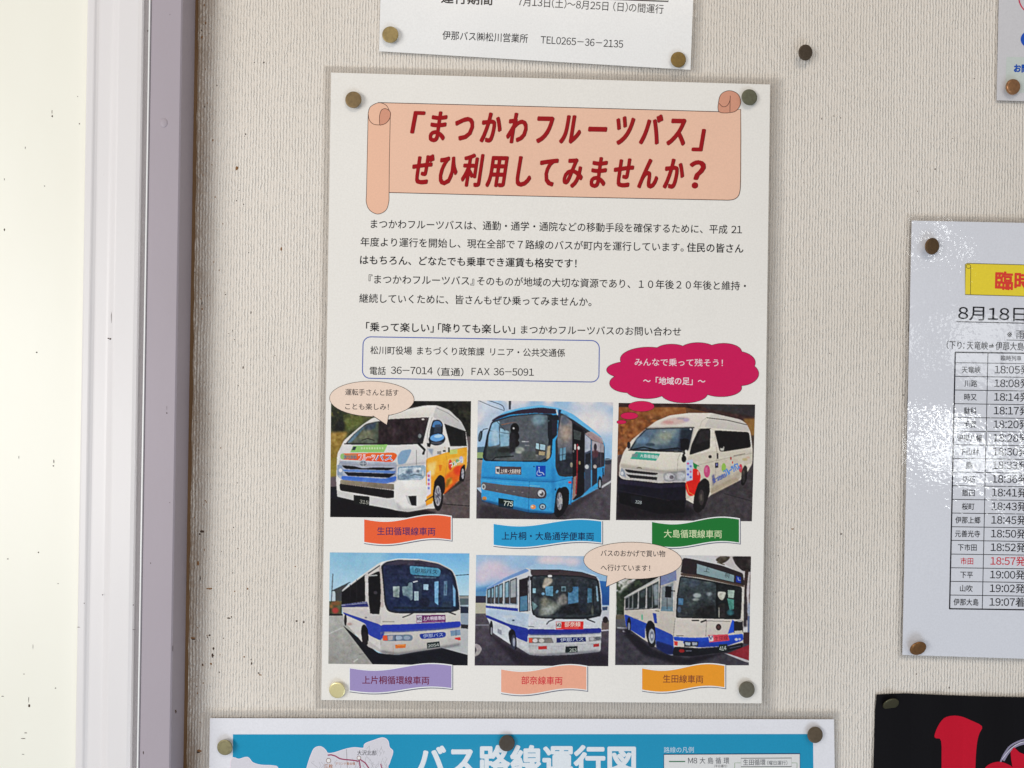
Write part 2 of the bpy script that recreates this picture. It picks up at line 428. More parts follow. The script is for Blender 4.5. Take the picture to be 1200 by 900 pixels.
dd = [(61, 136, 2.2, 4), (60.8, 131, 0.8, 8), (43, 413, 3, 2.4), (29.5, 173, 1.2, 3.5), (52, 218, 2, 1.6), (63, 540.5, 1.4, 6), (62.5, 546, 2.4, 2.4), (45, 647.5, 2.4, 2.4),
      (34, 827, 3, 5.5), (33.5, 820, 0.9, 9), (65, 806.5, 2.4, 1.8), (38.5, 758, 0.7, 8), (27, 865.5, 7, 1.2), (30, 859, 6, 1.2), (27, 884, 4, 1), (28, 790, 2.4, 1.4),
      (68, 684, 3, 1), (93, 145, 2, 2.4), (91, 113, 1.4, 1.4), (9, 655, 3, 1.6), (3, 816, 4, 1.2), (22, 536, 0.9, 5), (5, 210, 1, 4), (5, 269, 2, 4)]
specks('fly_specks', dd, DARK, door, lambda u: 14.15)
md = [(130.5, 372, 1.2, 22), (129.4, 397, 4, 2.6), (127, 396.5, 3, 2), (138, 189, 2, 3.2), (137, 184, 0.6, 6), (120.3, 697, 2, 2), (145.5, 734, 1.2, 9), (148.7, 795, 0.9, 9), (131, 446, 1.6, 1.4),
      (130, 709, 2, 2), (156, 709, 1.8, 1.8), (138, 578, 1.4, 1.4), (151.5, 830, 0.9, 8), (98.5, 707, 1.6, 1.6), (157, 738, 5, 0.9), (92, 735, 6, 1), (134, 730, 0.9, 6)]
specks('fly_specks', md, DARK, door, lambda u: 18.9)
fd = [(195.5, 484, 2.4, 3), (195.5, 478, 0.7, 8), (199, 17, 1.6, 1.6), (199, 589, 1.6, 1.6), (173.5, 36, 2.4, 3), (202.5, 760, 1, 14), (176.5, 660, 1.6, 2), (206, 834, 3, 6), (168, 882, 1.6, 6)]
specks('fly_specks', fd, DARK, frame, lambda u: 23.05)
# a small blister in the lilac paint
bm = bmesh.new(); bmesh.ops.create_icosphere(bm, subdivisions=3, radius=1.0)
c = P(192, 144, 23)
for v in bm.verts: v.co = Vector((c[0]+v.co.x*0.0024, c[1]-v.co.y*0.0006, c[2]+v.co.z*0.0030))
me = bpy.data.meshes.new('paint_blister'); bm.to_mesh(me); bm.free()
for p_ in me.polygons: p_.use_smooth = True
link_mesh('paint_blister', me, LIL, frame)

# ------------------------------------------------------------------ painter for the printed photographs
class Canvas:
    """colours of one printed photograph, drawn as flat shapes in a 1200 x 900 drawing and then sampled
    at the vertices of the print's own mesh"""
    K = 2
    def __init__(s, bg):
        s.h, s.w = 900//s.K, 1200//s.K
        s.a = np.ones((s.h, s.w, 3))*np.array(bg, float)
    def mask(s, pts):
        if len(pts) >= 5:                                    # take the hard corners off drawn outlines
            for _ in range(2):
                q = []
                for i in range(len(pts)):
                    a, b = np.array(pts[i-1], float), np.array(pts[i], float); L = np.linalg.norm(b-a)+1e-9
                    k = min(0.25, 9.0/L); q += [a+(b-a)*k, b-(b-a)*k]
                pts = q
        p = np.array(pts, float)/s.K
        x0, y0 = np.floor(p.min(0)).astype(int)-1; x1, y1 = np.ceil(p.max(0)).astype(int)+1
        x0, y0 = max(0, x0), max(0, y0); x1, y1 = min(s.w, x1), min(s.h, y1)
        if x1 <= x0 or y1 <= y0: return None
        X, Y = np.meshgrid(np.arange(x0, x1)+0.5, np.arange(y0, y1)+0.5)
        ins = np.zeros(X.shape, bool)
        for i in range(len(p)):
            ax, ay = p[i-1]; bx, by = p[i]
            if ay == by: continue
            c = ((ay > Y) != (by > Y)) & (X < (bx-ax)*(Y-ay)/(by-ay)+ax)
            ins ^= c
        return (slice(y0, y1), slice(x0, x1)), ins.astype(float)
    def put(s, sl, m, col): 
        s.a[sl] = s.a[sl]*(1-m[..., None]) + np.asarray(col, float)*m[..., None]
    def poly(s, pts, col, a=1.0, col2=None, horiz=False, soft=0, smooth=False, n=0):
        if smooth: pts = catmull(pts, 5)
        if soft:
            full = np.zeros((s.h, s.w)); r = s.mask(pts)
            if r is None: return
            full[r[0]] = r[1]; full = blur(full, soft/s.K); sl = (slice(0, s.h), slice(0, s.w)); m_ = full
        else:
            r = s.mask(pts)
            if r is None: return
            sl, m_ = r
        m_ = m_*a
        c = np.asarray(col, float)
        if col2 is not None:
            ax = 0 if horiz else 1
            lo = min(q[ax] for q in pts)/s.K; hi = max(q[ax] for q in pts)/s.K
            if horiz: g = np.clip((np.arange(sl[1].start, sl[1].stop)-lo)/(hi-lo), 0, 1)[None, :, None]
            else: g = np.clip((np.arange(sl[0].start, sl[0].stop)-lo)/(hi-lo), 0, 1)[:, None, None]
            c = c*(1-g)+np.asarray(col2, float)*g + np.zeros(m_.shape+(3,))
        if n: c = c + (smooth_noise(m_.shape, 5)*n)[..., None]
        s.put(sl, m_, c)
    def line(s, pts, w, col, a=1.0, smooth=False):
        if smooth: pts = catmull(pts, 5, False)
        for q in ribbon(pts, w): s.poly(q, col, a)
        for q in pts: s.ell(q[0], q[1], w/2, w/2, col, a)
    def ell(s, cx, cy, rx, ry, col, a=1.0, rot=0.0, soft=0, col2=None):
        s.poly(ell(cx, cy, rx, ry, rot, 28), col, a, col2, soft=soft)
    def clouds(s, box, col, amp, scale, seed):
        x0, y0, x1, y1 = [int(q/s.K) for q in box]
        r = np.random.default_rng(seed); m_ = smooth_noise((y1-y0, x1-x0), scale, r)
        m_ = np.clip((m_*1.2+0.1)*amp, 0, 1)
        s.put((slice(y0, y1), slice(x0, x1)), m_, col)
    def tex(s, pts, amp, scale=2.0, seed=1, streak=1.0):
        '''photographic unevenness inside an outline: reflections, foliage, road grain'''
        r = s.mask(pts)
        if r is None: return
        sl, m_ = r; g = np.random.default_rng(seed)
        n = g.normal(0, 1, m_.shape); n = blur(n, scale)
        if streak > 1: n = np.apply_along_axis(lambda v: np.convolve(v, np.ones(int(streak*scale))/int(streak*scale), 'same'), 0, n)
        n /= n.std()+1e-9; n2 = blur(g.normal(0, 1, m_.shape), scale*3.5); n2 /= n2.std()+1e-9
        lum = s.a[sl].mean(-1)/255
        s.a[sl] = s.a[sl] + ((n*0.24+n2*0.27)*amp*(0.35+lum)*m_)[..., None]
    def finish(s):
        a = s.a
        a = np.stack([blur(a[..., k], 1.0) for k in range(3)], -1)
        b = np.stack([blur(a[..., k], 3.0) for k in range(3)], -1)
        a = a + (a-b)*0.65                                       # camera sharpening halo
        g = rng.normal(0, 1, a.shape[:2]); g = blur(g, 1.1)*9.0
        cn = np.stack([blur(rng.normal(0, 1, a.shape[:2]), 2.6)*16 for _ in range(3)], -1)
        return np.clip(a + g[..., None] + cn, 0, 255)
def blur(a, sg):
    r = max(1, int(sg*2.5)); k = np.exp(-0.5*(np.arange(-r, r+1)/sg)**2); k /= k.sum()
    p = np.pad(a, r, mode='edge')
    p = np.apply_along_axis(lambda v: np.convolve(v, k, 'valid'), 0, p)
    return np.apply_along_axis(lambda v: np.convolve(v, k, 'valid'), 1, p)
def smooth_noise(shape, sc_, r=None):
    r = r or rng
    n = blur(r.normal(0, 1, shape), sc_); return n/(n.std()+1e-9)

def van_wheel(c, x, y, rx, ry, rim=(150, 150, 158), dark=(28, 24, 28)):
    c.ell(x, y, rx, ry, dark); c.ell(x-1, y, rx*0.62, ry*0.66, rim); c.ell(x-1, y, rx*0.50, ry*0.56, (110, 110, 120))
    for k in range(6):
        t = k*math.pi/3+0.3
        c.line([(x, y), (x+rx*0.5*math.cos(t), y+ry*0.56*math.sin(t))], 6, (185, 185, 192), 0.8)
    c.ell(x, y, rx*0.16, ry*0.16, (90, 90, 100))

def photo_van_orange():
    c = Canvas((60, 55, 48)); S = dict(smooth=True)
    c.poly([(0, 0), (420, 0), (420, 260), (0, 300)], (78, 82, 56), n=12)
    c.poly([(0, 60), (170, 60), (170, 260), (0, 240)], (52, 54, 44), soft=20)
    c.poly([(170, 130), (330, 120), (300, 180), (180, 230)], (104, 112, 62), soft=14)
    c.clouds((60, 90, 400, 260), (112, 112, 66), 0.35, 4, 1)
    for k in range(5): c.line([(150-k*12, 215), (160-k*22, 130+k*9)], 4, (44, 40, 38), 0.7)
    c.ell(140, 195, 34, 46, (42, 42, 40), soft=8)
    c.poly([(0, 245), (200, 235), (160, 330), (150, 560), (0, 560)], (156, 128, 70), col2=(138, 122, 58), soft=8, n=7)
    c.poly([(0, 440), (130, 430), (130, 590), (0, 590)], (146, 132, 62), soft=12)
    c.poly([(0, 575), (150, 560), (150, 660), (0, 650)], (104, 94, 98), soft=5)
    c.poly([(640, 0), (1200, 0), (1200, 330), (1060, 330), (1010, 180), (850, 50), (640, 50)], (36, 34, 30), n=8)
    c.clouds((860, 20, 1110, 260), (58, 58, 48), 0.4, 4, 2)
    c.poly([(1060, 270), (1110, 270), (1110, 900), (1040, 900), (1040, 500)], (104, 96, 96), soft=5)
    c.poly([(0, 640), (160, 640), (600, 800), (600, 900), (0, 900)], (22, 16, 22))
    c.poly([(600, 900), (700, 815), (900, 700), (1060, 590), (1110, 580), (1110, 900)], (98, 88, 88), n=5)
    c.poly([(560, 900), (560, 830), (760, 810), (850, 830), (780, 870), (620, 900)], (34, 26, 30), soft=6)
    c.line([(880, 765), (1100, 782)], 5, (48, 42, 44)); c.line([(900, 690), (1100, 560)], 3, (70, 62, 62), 0.5)
    c.poly([(60, 650), (130, 640), (150, 740), (60, 720)], (30, 28, 40), soft=6)
    # roof and body silhouette
    c.poly([(300, 190), (380, 135), (520, 115), (640, 70), (760, 45), (850, 44), (940, 78), (1030, 165), (1062, 230), (1078, 350), (1072, 480),
            (1050, 560), (905, 690), (840, 800), (780, 800), (640, 825), (560, 815), (120, 712), (112, 590), (120, 400), (170, 300)], (224, 221, 216))
    c.poly([(640, 72), (760, 47), (845, 46), (800, 125), (500, 145), (520, 112)], (238, 234, 226), col2=(212, 206, 198))
    c.poly([(845, 46), (940, 80), (1030, 168), (1062, 235), (905, 175), (820, 130)], (206, 204, 200), col2=(186, 186, 186))
    c.line([(850, 64), (930, 100), (1010, 160)], 4, (120, 120, 118), 0.7)
    # side body: white above, yellow and orange below
    c.poly([(770, 330), (940, 350), (1072, 345), (1070, 480), (1045, 560), (905, 690), (840, 790), (770, 790)], (216, 212, 206))
    c.poly([(770, 435), (930, 385), (1072, 345), (1070, 480), (1045, 560), (905, 690), (770, 780)], (236, 176, 62), col2=(240, 150, 40))
    c.poly([(905, 560), (990, 500), (1050, 470), (1045, 560), (905, 690), (896, 640)], (232, 112, 40), soft=8)
    c.ell(1005, 520, 34, 36, (224, 76, 44), soft=8); c.ell(940, 600, 22, 24, (238, 180, 60), soft=5)
    c.poly([(780, 470), (850, 450), (830, 560), (790, 560)], (244, 206, 130), soft=8)
    c.poly([(925, 585), (965, 570), (930, 640), (900, 660)], (150, 110, 40), soft=6)
    c.line([(905, 690), (1000, 598)], 5, (190, 70, 40)); c.line([(942, 372), (1070, 350)], 3, (150, 120, 60), 0.7)
    c.line([(908, 350), (926, 470), (905, 600)], 3, (170, 130, 70), 0.6)
    c.poly([(945, 370), (1000, 366), (1000, 398), (945, 404)], (196, 204, 120)); 
    c.poly([(932, 440), (1052, 412), (1050, 470), (938, 508)], (226, 210, 170), 0.55, soft=4)
    c.ell(948, 480, 14, 40, (214, 60, 48), 0.8); c.ell(975, 470, 10, 12, (90, 150, 90)); c.ell(1000, 452, 12, 14, (120, 170, 130)); c.ell(1028, 440, 14, 24, (190, 190, 220))
    c.poly([(776, 540), (806, 520), (806, 690), (776, 712)], (224, 214, 226)); 
    for k, cc in enumerate([(196, 80, 120), (96, 96, 190), (196, 90, 130), (110, 130, 200)]): c.ell(790, 560+k*30, 9, 11, cc, 0.8)
    c.poly([(864, 480), (888, 480), (880, 525), (868, 525)], (222, 128, 40))
    # windows
    c.poly([(905, 180), (1060, 236), (1070, 342), (948, 345)], (30, 28, 28)); c.line([(905, 180), (1062, 236)], 5, (66, 64, 62))
    c.line([(1040, 230), (1050, 345)], 3, (60, 62, 60), 0.6)
    c.poly([(820, 150), (870, 148), (896, 180), (892, 260), (905, 318), (790, 330), (800, 220)], (38, 44, 54), smooth=False)
    c.poly([(828, 160), (866, 156), (888, 182), (884, 200), (812, 206)], (84, 128, 176)); c.poly([(836, 186), (880, 182), (880, 244), (826, 250)], (62, 74, 90), 0.8)
    # windscreen
    c.poly([(330, 178), (500, 145), (790, 130), (745, 322), (560, 330), (175, 330), (240, 255)], (54, 42, 46))
    c.poly([(335, 182), (425, 160), (420, 322), (186, 322), (245, 258)], (96, 104, 92), soft=5)
    c.poly([(330, 190), (410, 165), (395, 215), (290, 250)], (74, 86, 100), soft=5); c.ell(330, 260, 60, 38, (122, 124, 104), soft=10)
    c.poly([(190, 322), (250, 250), (325, 190), (300, 230), (230, 310)], (96, 120, 136), soft=2)
    for k, xx in enumerate((470, 530, 590, 650, 700)): c.poly([(xx, 150), (xx+24, 148), (xx+14, 320), (xx-8, 320)], (70, 54, 62) if k % 2 else (44, 34, 38), 0.7, soft=6)
    c.line([(300, 300), (340, 286), (390, 300)], 5, (40, 38, 38)); c.line([(175, 326), (560, 330), (740, 322)], 9, (26, 24, 28))
    c.ell(748, 146, 11, 6, (200, 190, 186)); c.line([(790, 132), (745, 322)], 5, (24, 24, 28))
    c.line([(815, 132), (780, 250), (778, 420), (770, 560)], 3, (120, 118, 116), 0.7)
    # bonnet
    c.poly([(165, 334), (560, 334), (745, 326), (768, 400), (770, 480), (560, 492), (150, 480), (130, 440), (140, 380)], (222, 220, 218), col2=(206, 204, 206))
    c.poly([(236, 340), (490, 330), (462, 388), (214, 388)], (150, 196, 120)); c.poly([(238, 346), (262, 346), (250, 372), (226, 372)], (60, 70, 80))
    for k in range(9): c.ell(300+k*19, 358, 6, 9, (206, 226, 186), 0.8)
    c.poly([(150, 396), (540, 390), (562, 408), (545, 440), (520, 460), (150, 440)], (232, 116, 52), col2=(222, 84, 44))
    c.ell(160, 418, 18, 22, (150, 190, 120)); c.poly([(165, 404), (262, 400), (262, 436), (165, 436)], (150, 150, 140), 0.6)
    c.poly([(565, 480), (560, 420), (590, 375), (665, 364), (655, 400), (620, 470)], (134, 164, 192), soft=2)
    c.line([(700, 372), (700, 478)], 3, (130, 126, 128)); c.poly([(780, 360), (825, 362), (815, 412)], (150, 160, 176), soft=4)
    # grille and bumper
    c.poly([(140, 452), (556, 462), (556, 612), (150, 590), (118, 560), (118, 500)], (168, 174, 190))
    c.poly([(150, 482), (250, 490), (310, 506), (380, 498), (548, 500), (500, 520), (180, 510)], (22, 20, 26))
    c.poly([(160, 514), (550, 524), (540, 542), (170, 528)], (96, 130, 190)); c.poly([(170, 532), (545, 545), (500, 574), (200, 560)], (26, 24, 36))
    c.poly([(150, 560), (470, 582), (556, 560), (550, 598), (470, 620), (150, 588)], (64, 108, 196), col2=(110, 140, 200))
    c.poly([(140, 588), (460, 616), (545, 620), (540, 664), (140, 620)], (150, 140, 124), col2=(120, 108, 98))
    c.ell(310, 470, 34, 26, (186, 190, 198)); c.ell(310, 470, 26, 19, (120, 126, 138)); c.line([(290, 468), (330, 468)], 4, (200, 204, 210)); c.line([(310, 455), (310, 486)], 4, (200, 204, 210))
    c.poly([(135, 615), (160, 622), (540, 668), (540, 722), (480, 724), (140, 668)], (30, 24, 26))
    c.poly([(120, 668), (240, 690), (240, 740), (120, 712)], (202, 200, 200)); c.poly([(355, 715), (560, 730), (580, 815), (355, 775)], (206, 204, 204))
    c.poly([(536, 606), (560, 596), (760, 590), (780, 650), (770, 770), (700, 812), (600, 822), (552, 796), (536, 720)], (226, 224, 220), smooth=False)
    c.poly([(600, 600), (760, 594), (772, 640), (620, 650)], (240, 238, 234), 0.7, soft=8)
    c.poly([(630, 708), (700, 706), (700, 780), (660, 776)], (30, 28, 32)); c.poly([(620, 700), (640, 708), (665, 780), (640, 760)], (190, 190, 190))
    c.poly([(240, 700), (356, 712), (354, 784), (240, 766)], (28, 28, 28)); 
    # headlamps
    c.poly([(562, 494), (768, 480), (766, 560), (740, 590), (560, 592)], (142, 164, 182)); c.poly([(575, 505), (640, 500), (630, 540), (572, 570)], (200, 214, 226))
    c.ell(700, 522, 30, 22, (206, 216, 224), soft=6); c.ell(712, 526, 13, 11, (120, 132, 142), soft=3); c.ell(645, 532, 24, 16, (98, 114, 130), soft=6); c.line([(575, 540), (620, 512), (680, 500)], 5, (186, 200, 212)); c.line([(655, 560), (690, 548), (740, 560)], 5, (90, 100, 112)); c.ell(725, 508, 10, 6, (236, 240, 242)); c.line([(570, 586), (740, 582)], 5, (196, 206, 216))
    c.poly([(560, 560), (600, 540), (690, 580), (560, 592)], (120, 140, 160), 0.7); c.ell(748, 540, 9, 22, (206, 214, 220), soft=4)
    c.poly([(120, 480), (156, 484), (160, 560), (122, 556)], (142, 156, 178)); c.ell(144, 520, 12, 14, (220, 222, 226))
    # mirror
    c.line([(716, 325), (760, 370), (750, 398)], 18, (22, 22, 24)); c.ell(730, 282, 24, 34, (44, 42, 46)); c.ell(724, 268, 12, 16, (150, 156, 160), 0.7)
    c.ell(850, 292, 62, 46, (34, 40, 52), rot=-0.1); c.ell(852, 280, 52, 27, (112, 164, 222), rot=-0.12); c.ell(860, 270, 30, 12, (176, 208, 240), rot=-0.12)
    c.ell(850, 318, 46, 10, (80, 84, 92)); c.poly([(775, 320), (810, 318), (800, 350), (780, 346)], (26, 26, 28))
    c.ell(904, 378, 12, 7, (24, 22, 24)); c.poly([(932, 352), (944, 352), (944, 388), (932, 388)], (40, 38, 36)); c.poly([(852, 380), (882, 378), (882, 404), (852, 402)], (120, 118, 116), 0.7)
    c.line([(770, 745), (820, 712)], 12, (60, 50, 50)); c.poly([(768, 745), (820, 716), (818, 760), (770, 780)], (240, 160, 40))
    # wheels
    c.poly([(820, 720), (830, 600), (870, 548), (905, 570), (912, 640), (905, 690)], (40, 34, 34)); van_wheel(c, 858, 706, 38, 112, (176, 174, 176))
    c.poly([(1010, 600), (1025, 500), (1055, 470), (1060, 540), (1045, 600)], (30, 26, 28)); van_wheel(c, 1040, 545, 16, 58, (170, 168, 170))
    c.tex([(60, 0), (330, 0), (330, 170), (170, 300), (130, 460), (60, 580)], 26, 2.0, 11); c.tex([(860, 0), (1110, 0), (1110, 300), (1070, 240), (1000, 130)], 20, 2, 12)
    c.tex([(335, 182), (500, 148), (785, 135), (745, 320), (190, 322)], 34, 3, 13, 3); c.tex([(905, 185), (1058, 238), (1068, 340), (948, 342)], 20, 3, 14)
    c.tex([(562, 496), (768, 482), (760, 585), (562, 590)], 34, 2, 15); c.tex([(770, 440), (1070, 350), (1045, 560), (770, 780)], 14, 4, 16); c.tex([(130, 450), (556, 462), (540, 720), (130, 660)], 16, 3, 17)
    c.tex([(880, 700), (1100, 560), (1100, 870), (700, 870)], 12, 1.5, 18); c.tex([(120, 590), (780, 590), (770, 800), (600, 820), (110, 710)], 6, 6, 19)
    c.poly([(770, 470), (560, 494), (150, 482), (160, 470), (560, 478), (765, 458)], (120, 120, 126), 0.35, soft=5); c.poly([(545, 740), (600, 800), (700, 800), (775, 760), (775, 790), (640, 828), (560, 816)], (110, 110, 116), 0.4, soft=8)
    return c

def photo_bus_blue():
    c = Canvas((178, 198, 222))
    c.poly([(80, 0), (1110, 0), (1110, 240), (80, 240)], (152, 186, 220), col2=(196, 206, 220))
    c.clouds((90, 0, 1100, 300), (222, 218, 222), 0.6, 22, 3); c.poly([(80, 200), (1110, 240), (1110, 440), (80, 420)], (176, 200, 226), col2=(146, 186, 222), soft=20)
    c.ell(930, 170, 170, 90, (228, 222, 222), soft=40); c.ell(160, 60, 120, 40, (202, 212, 226), soft=20)
    c.line([(104, 8), (200, 50), (285, 80)], 3, (52, 58, 66)); c.line([(170, 6), (270, 40), (292, 70), (290, 84)], 4, (42, 48, 56), smooth=True)
    c.poly([(326, 8), (344, 8), (342, 74), (326, 74)], (72, 76, 84))
    c.poly([(90, 350), (160, 345), (150, 440), (90, 440)], (84, 108, 122)); c.poly([(90, 388), (140, 388), (140, 430), (90, 430)], (150, 170, 120)); c.line([(90, 440), (150, 440)], 12, (36, 34, 38))
    c.poly([(80, 440), (140, 445), (140, 640), (80, 650)], (150, 140, 130), col2=(120, 112, 112), n=8)
    c.poly([(980, 440), (1110, 440), (1110, 900), (80, 900), (80, 640), (200, 760)], (100, 96, 104), col2=(84, 78, 84), n=4)
    c.poly([(1000, 640), (1080, 590), (1080, 606), (1010, 650)], (196, 196, 202)); c.ell(1050, 455, 30, 24, (60, 66, 78)); c.poly([(1025, 438), (1080, 436), (1080, 444), (1025, 446)], (130, 140, 156))
    c.poly([(120, 770), (300, 800), (660, 835), (760, 770), (900, 700), (1000, 660), (860, 760), (730, 880), (700, 900), (100, 900)], (62, 56, 62), soft=10)
    # body
    c.poly([(235, 130), (300, 90), (420, 60), (560, 42), (690, 62), (800, 110), (930, 210), (1000, 270), (1030, 330), (1030, 500), (1008, 560), (1010, 620), (900, 690),
            (780, 760), (770, 770), (700, 800), (640, 838), (480, 828), (300, 790), (128, 740), (122, 590), (130, 470), (160, 300), (186, 200)], (66, 158, 214))
    c.poly([(235, 130), (300, 90), (420, 60), (560, 42), (690, 62), (800, 110), (930, 210), (1000, 268), (960, 262), (820, 170), (700, 90), (560, 60), (380, 82)], (112, 182, 228))
    c.poly([(205, 150), (250, 120), (400, 78), (560, 58), (680, 72), (676, 108), (520, 100), (340, 112), (200, 162)], (58, 44, 62))
    # windscreen
    c.poly([(200, 162), (340, 120), (520, 104), (650, 108), (640, 300), (640, 400), (620, 445), (520, 462), (300, 460), (150, 450), (140, 400), (165, 260)], (36, 40, 50))
    c.poly([(210, 168), (345, 128), (520, 112), (625, 116), (618, 300), (610, 420), (560, 448), (300, 450), (160, 440), (175, 270)], (88, 98, 108), col2=(96, 100, 104))
    c.poly([(205, 175), (260, 155), (262, 330), (175, 350), (180, 260)], (136, 178, 208)); c.poly([(262, 210), (330, 235), (328, 340), (258, 348)], (146, 182, 204))
    c.line([(256, 190), (262, 350)], 5, (66, 74, 80)); c.line([(190, 230), (330, 252)], 5, (92, 110, 122)); c.ell(225, 275, 28, 60, (168, 196, 214), soft=10)
    c.line([(235, 155), (300, 230)], 5, (64, 72, 80)); c.line([(275, 186), (350, 170), (480, 160)], 6, (160, 106, 78), 0.8)
    c.ell(440, 230, 110, 110, (96, 100, 106), soft=20); c.ell(545, 150, 50, 40, (124, 148, 160), soft=10)
    c.ell(370, 215, 32, 42, (24, 20, 24)); c.ell(362, 212, 7, 7, (230, 230, 230)); c.ell(368, 272, 36, 42, (28, 24, 28)); c.ell(378, 322, 26, 28, (34, 26, 30)); c.poly([(340, 240), (376, 250), (376, 380), (325, 400)], (44, 42, 48), soft=4)
    c.ell(408, 372, 34, 24, (150, 158, 150), soft=4); c.ell(400, 385, 26, 10, (176, 180, 170), soft=4); c.line([(424, 309), (470, 310)], 5, (196, 200, 200)); c.line([(448, 338), (475, 338)], 8, (150, 150, 150), 0.7)
    c.poly([(524, 316), (596, 330), (594, 412), (520, 405)], (70, 68, 66)); c.poly([(526, 320), (548, 324), (548, 366), (524, 360)], (180, 214, 226)); c.poly([(556, 326), (594, 334), (592, 372), (554, 368)], (170, 200, 214)); c.poly([(548, 380), (592, 384), (590, 410), (546, 408)], (172, 158, 128))
    c.poly([(160, 350), (330, 350), (340, 430), (160, 440)], (66, 74, 74), soft=8); c.ell(290, 372, 46, 18, (48, 48, 48), soft=5); c.ell(480, 410, 60, 8, (170, 176, 172), soft=4)
    c.poly([(420, 380), (520, 380), (530, 440), (420, 446)], (84, 88, 88), soft=6); c.poly([(610, 345), (632, 335), (628, 430), (600, 440)], (182, 170, 140), soft=3)
    c.line([(196, 190), (168, 300), (146, 440), (300, 458), (520, 462), (608, 448), (640, 390), (644, 290)], 7, (22, 26, 36), smooth=True)
    c.line([(172, 474), (230, 425), (360, 416)], 7, (22, 22, 26)); c.line([(400, 458), (496, 490)], 10, (22, 26, 36)); c.line([(165, 480), (180, 462)], 10, (26, 34, 50))
    # mirrors
    c.line([(172, 214), (140, 220), (126, 250)], 5, (30, 30, 34)); c.ell(118, 270, 14, 42, (40, 46, 54), rot=0.2); c.ell(114, 272, 8, 32, (84, 98, 108), rot=0.2)
    c.poly([(608, 115), (700, 112), (704, 152), (612, 152)], (36, 40, 48)); c.poly([(612, 160), (680, 155), (678, 268), (640, 300), (612, 290)], (34, 36, 44)); c.poly([(640, 150), (684, 150), (680, 264), (645, 262)], (48, 46, 58))
    c.line([(676, 80), (684, 112)], 10, (200, 214, 226)); c.poly([(690, 74), (712, 76), (700, 130), (688, 128)], (40, 60, 92))
    # side glass and open door
    c.poly([(704, 96), (800, 150), (930, 240), (1000, 290), (1028, 340), (1028, 490), (950, 510), (790, 565), (700, 570), (668, 520), (668, 300), (684, 270), (690, 150)], (60, 58, 64))
    c.poly([(712, 112), (790, 160), (790, 400), (690, 420), (680, 280), (700, 180)], (150, 142, 138), col2=(92, 96, 106)); c.ell(735, 150, 30, 40, (96, 104, 118), soft=8)
    c.ell(745, 250, 36, 60, (176, 160, 146), soft=16); c.poly([(680, 400), (790, 390), (790, 550), (705, 560), (676, 510)], (52, 56, 66), soft=8)
    c.poly([(700, 360), (745, 350), (742, 440), (700, 450)], (110, 150, 172)); c.line([(722, 355), (720, 450)], 4, (50, 56, 66)); c.line([(700, 410), (742, 400)], 4, (60, 70, 80)); c.ell(785, 480, 10, 18, (190, 182, 160), 0.8)
    c.poly([(795, 180), (880, 230), (880, 690), (862, 708), (795, 745)], (28, 24, 30)); c.poly([(800, 220), (858, 240), (850, 300), (804, 290)], (78, 84, 84)); c.poly([(800, 570), (822, 560), (822, 700), (790, 740)], (150, 128, 120))
    c.line([(829, 330), (826, 560), (818, 690)], 9, (150, 50, 60)); c.ell(812, 348, 7, 22, (222, 220, 214)); c.ell(838, 356, 8, 14, (222, 220, 216)); c.ell(845, 465, 8, 14, (150, 142, 110)); c.ell(800, 380, 6, 10, (120, 120, 120))
    c.poly([(884, 250), (930, 290), (928, 640), (880, 690)], (70, 78, 96)); c.poly([(884, 256), (926, 292), (924, 372), (884, 390)], (172, 178, 192)); c.poly([(888, 400), (926, 390), (924, 470), (886, 480)], (40, 42, 50)); c.ell(898, 494, 14, 16, (190, 192, 196))
    c.poly([(936, 300), (975, 310), (975, 610), (936, 640)], (52, 52, 64)); c.poly([(936, 300), (1024, 330), (1024, 390), (936, 380)], (166, 160, 168)); c.ell(960, 350, 12, 26, (60, 50, 60)); c.ell(958, 492, 12, 14, (180, 170, 166)); c.ell(960, 400, 26, 30, (88, 58, 66), soft=4)
    c.poly([(980, 400), (1026, 396), (1026, 490), (978, 500)], (58, 56, 66)); c.line([(932, 300), (932, 650)], 6, (96, 150, 190)); c.line([(1000, 300), (1000, 500)], 4, (110, 108, 120), 0.7)
    c.line([(800, 180), (878, 226), (896, 246)], 10, (34, 34, 44)); c.line([(945, 270), (980, 296)], 14, (72, 50, 56)); c.poly([(930, 232), (1010, 282), (1024, 330), (940, 300), (880, 250)], (190, 166, 166), 0.8)
    c.poly([(975, 510), (1026, 490), (1026, 560), (1005, 545), (984, 570), (975, 620)], (62, 150, 206)); c.line([(1016, 505), (1018, 560)], 8, (28, 44, 66)); c.line([(862, 712), (975, 650)], 9, (92, 160, 204))
    # lower front
    c.poly([(668, 300), (648, 290), (640, 420), (600, 460), (140, 452), (128, 570), (300, 590), (660, 602), (780, 575), (690, 560), (668, 500)], (66, 160, 216), col2=(58, 150, 208))
    c.line([(130, 572), (480, 600), (660, 604), (785, 574)], 4, (36, 106, 160)); c.line([(478, 600), (470, 824)], 4, (36, 110, 166)); c.line([(120, 590), (380, 614), (480, 618)], 6, (96, 176, 222), 0.6)
    c.poly([(128, 604), (300, 628), (480, 640), (590, 650), (606, 690), (596, 726), (540, 728), (470, 724), (130, 660)], (104, 100, 104), col2=(88, 84, 90), smooth=False); c.line([(476, 644), (472, 724)], 3, (60, 58, 62))
    c.ell(142, 640, 14, 20, (196, 200, 200)); c.ell(142, 640, 8, 12, (110, 110, 110)); c.ell(566, 690, 34, 34, (60, 58, 62)); c.ell(564, 688, 26, 27, (190, 190, 192)); c.ell(568, 692, 15, 16, (96, 92, 92)); c.ell(558, 682, 10, 8, (226, 226, 224))
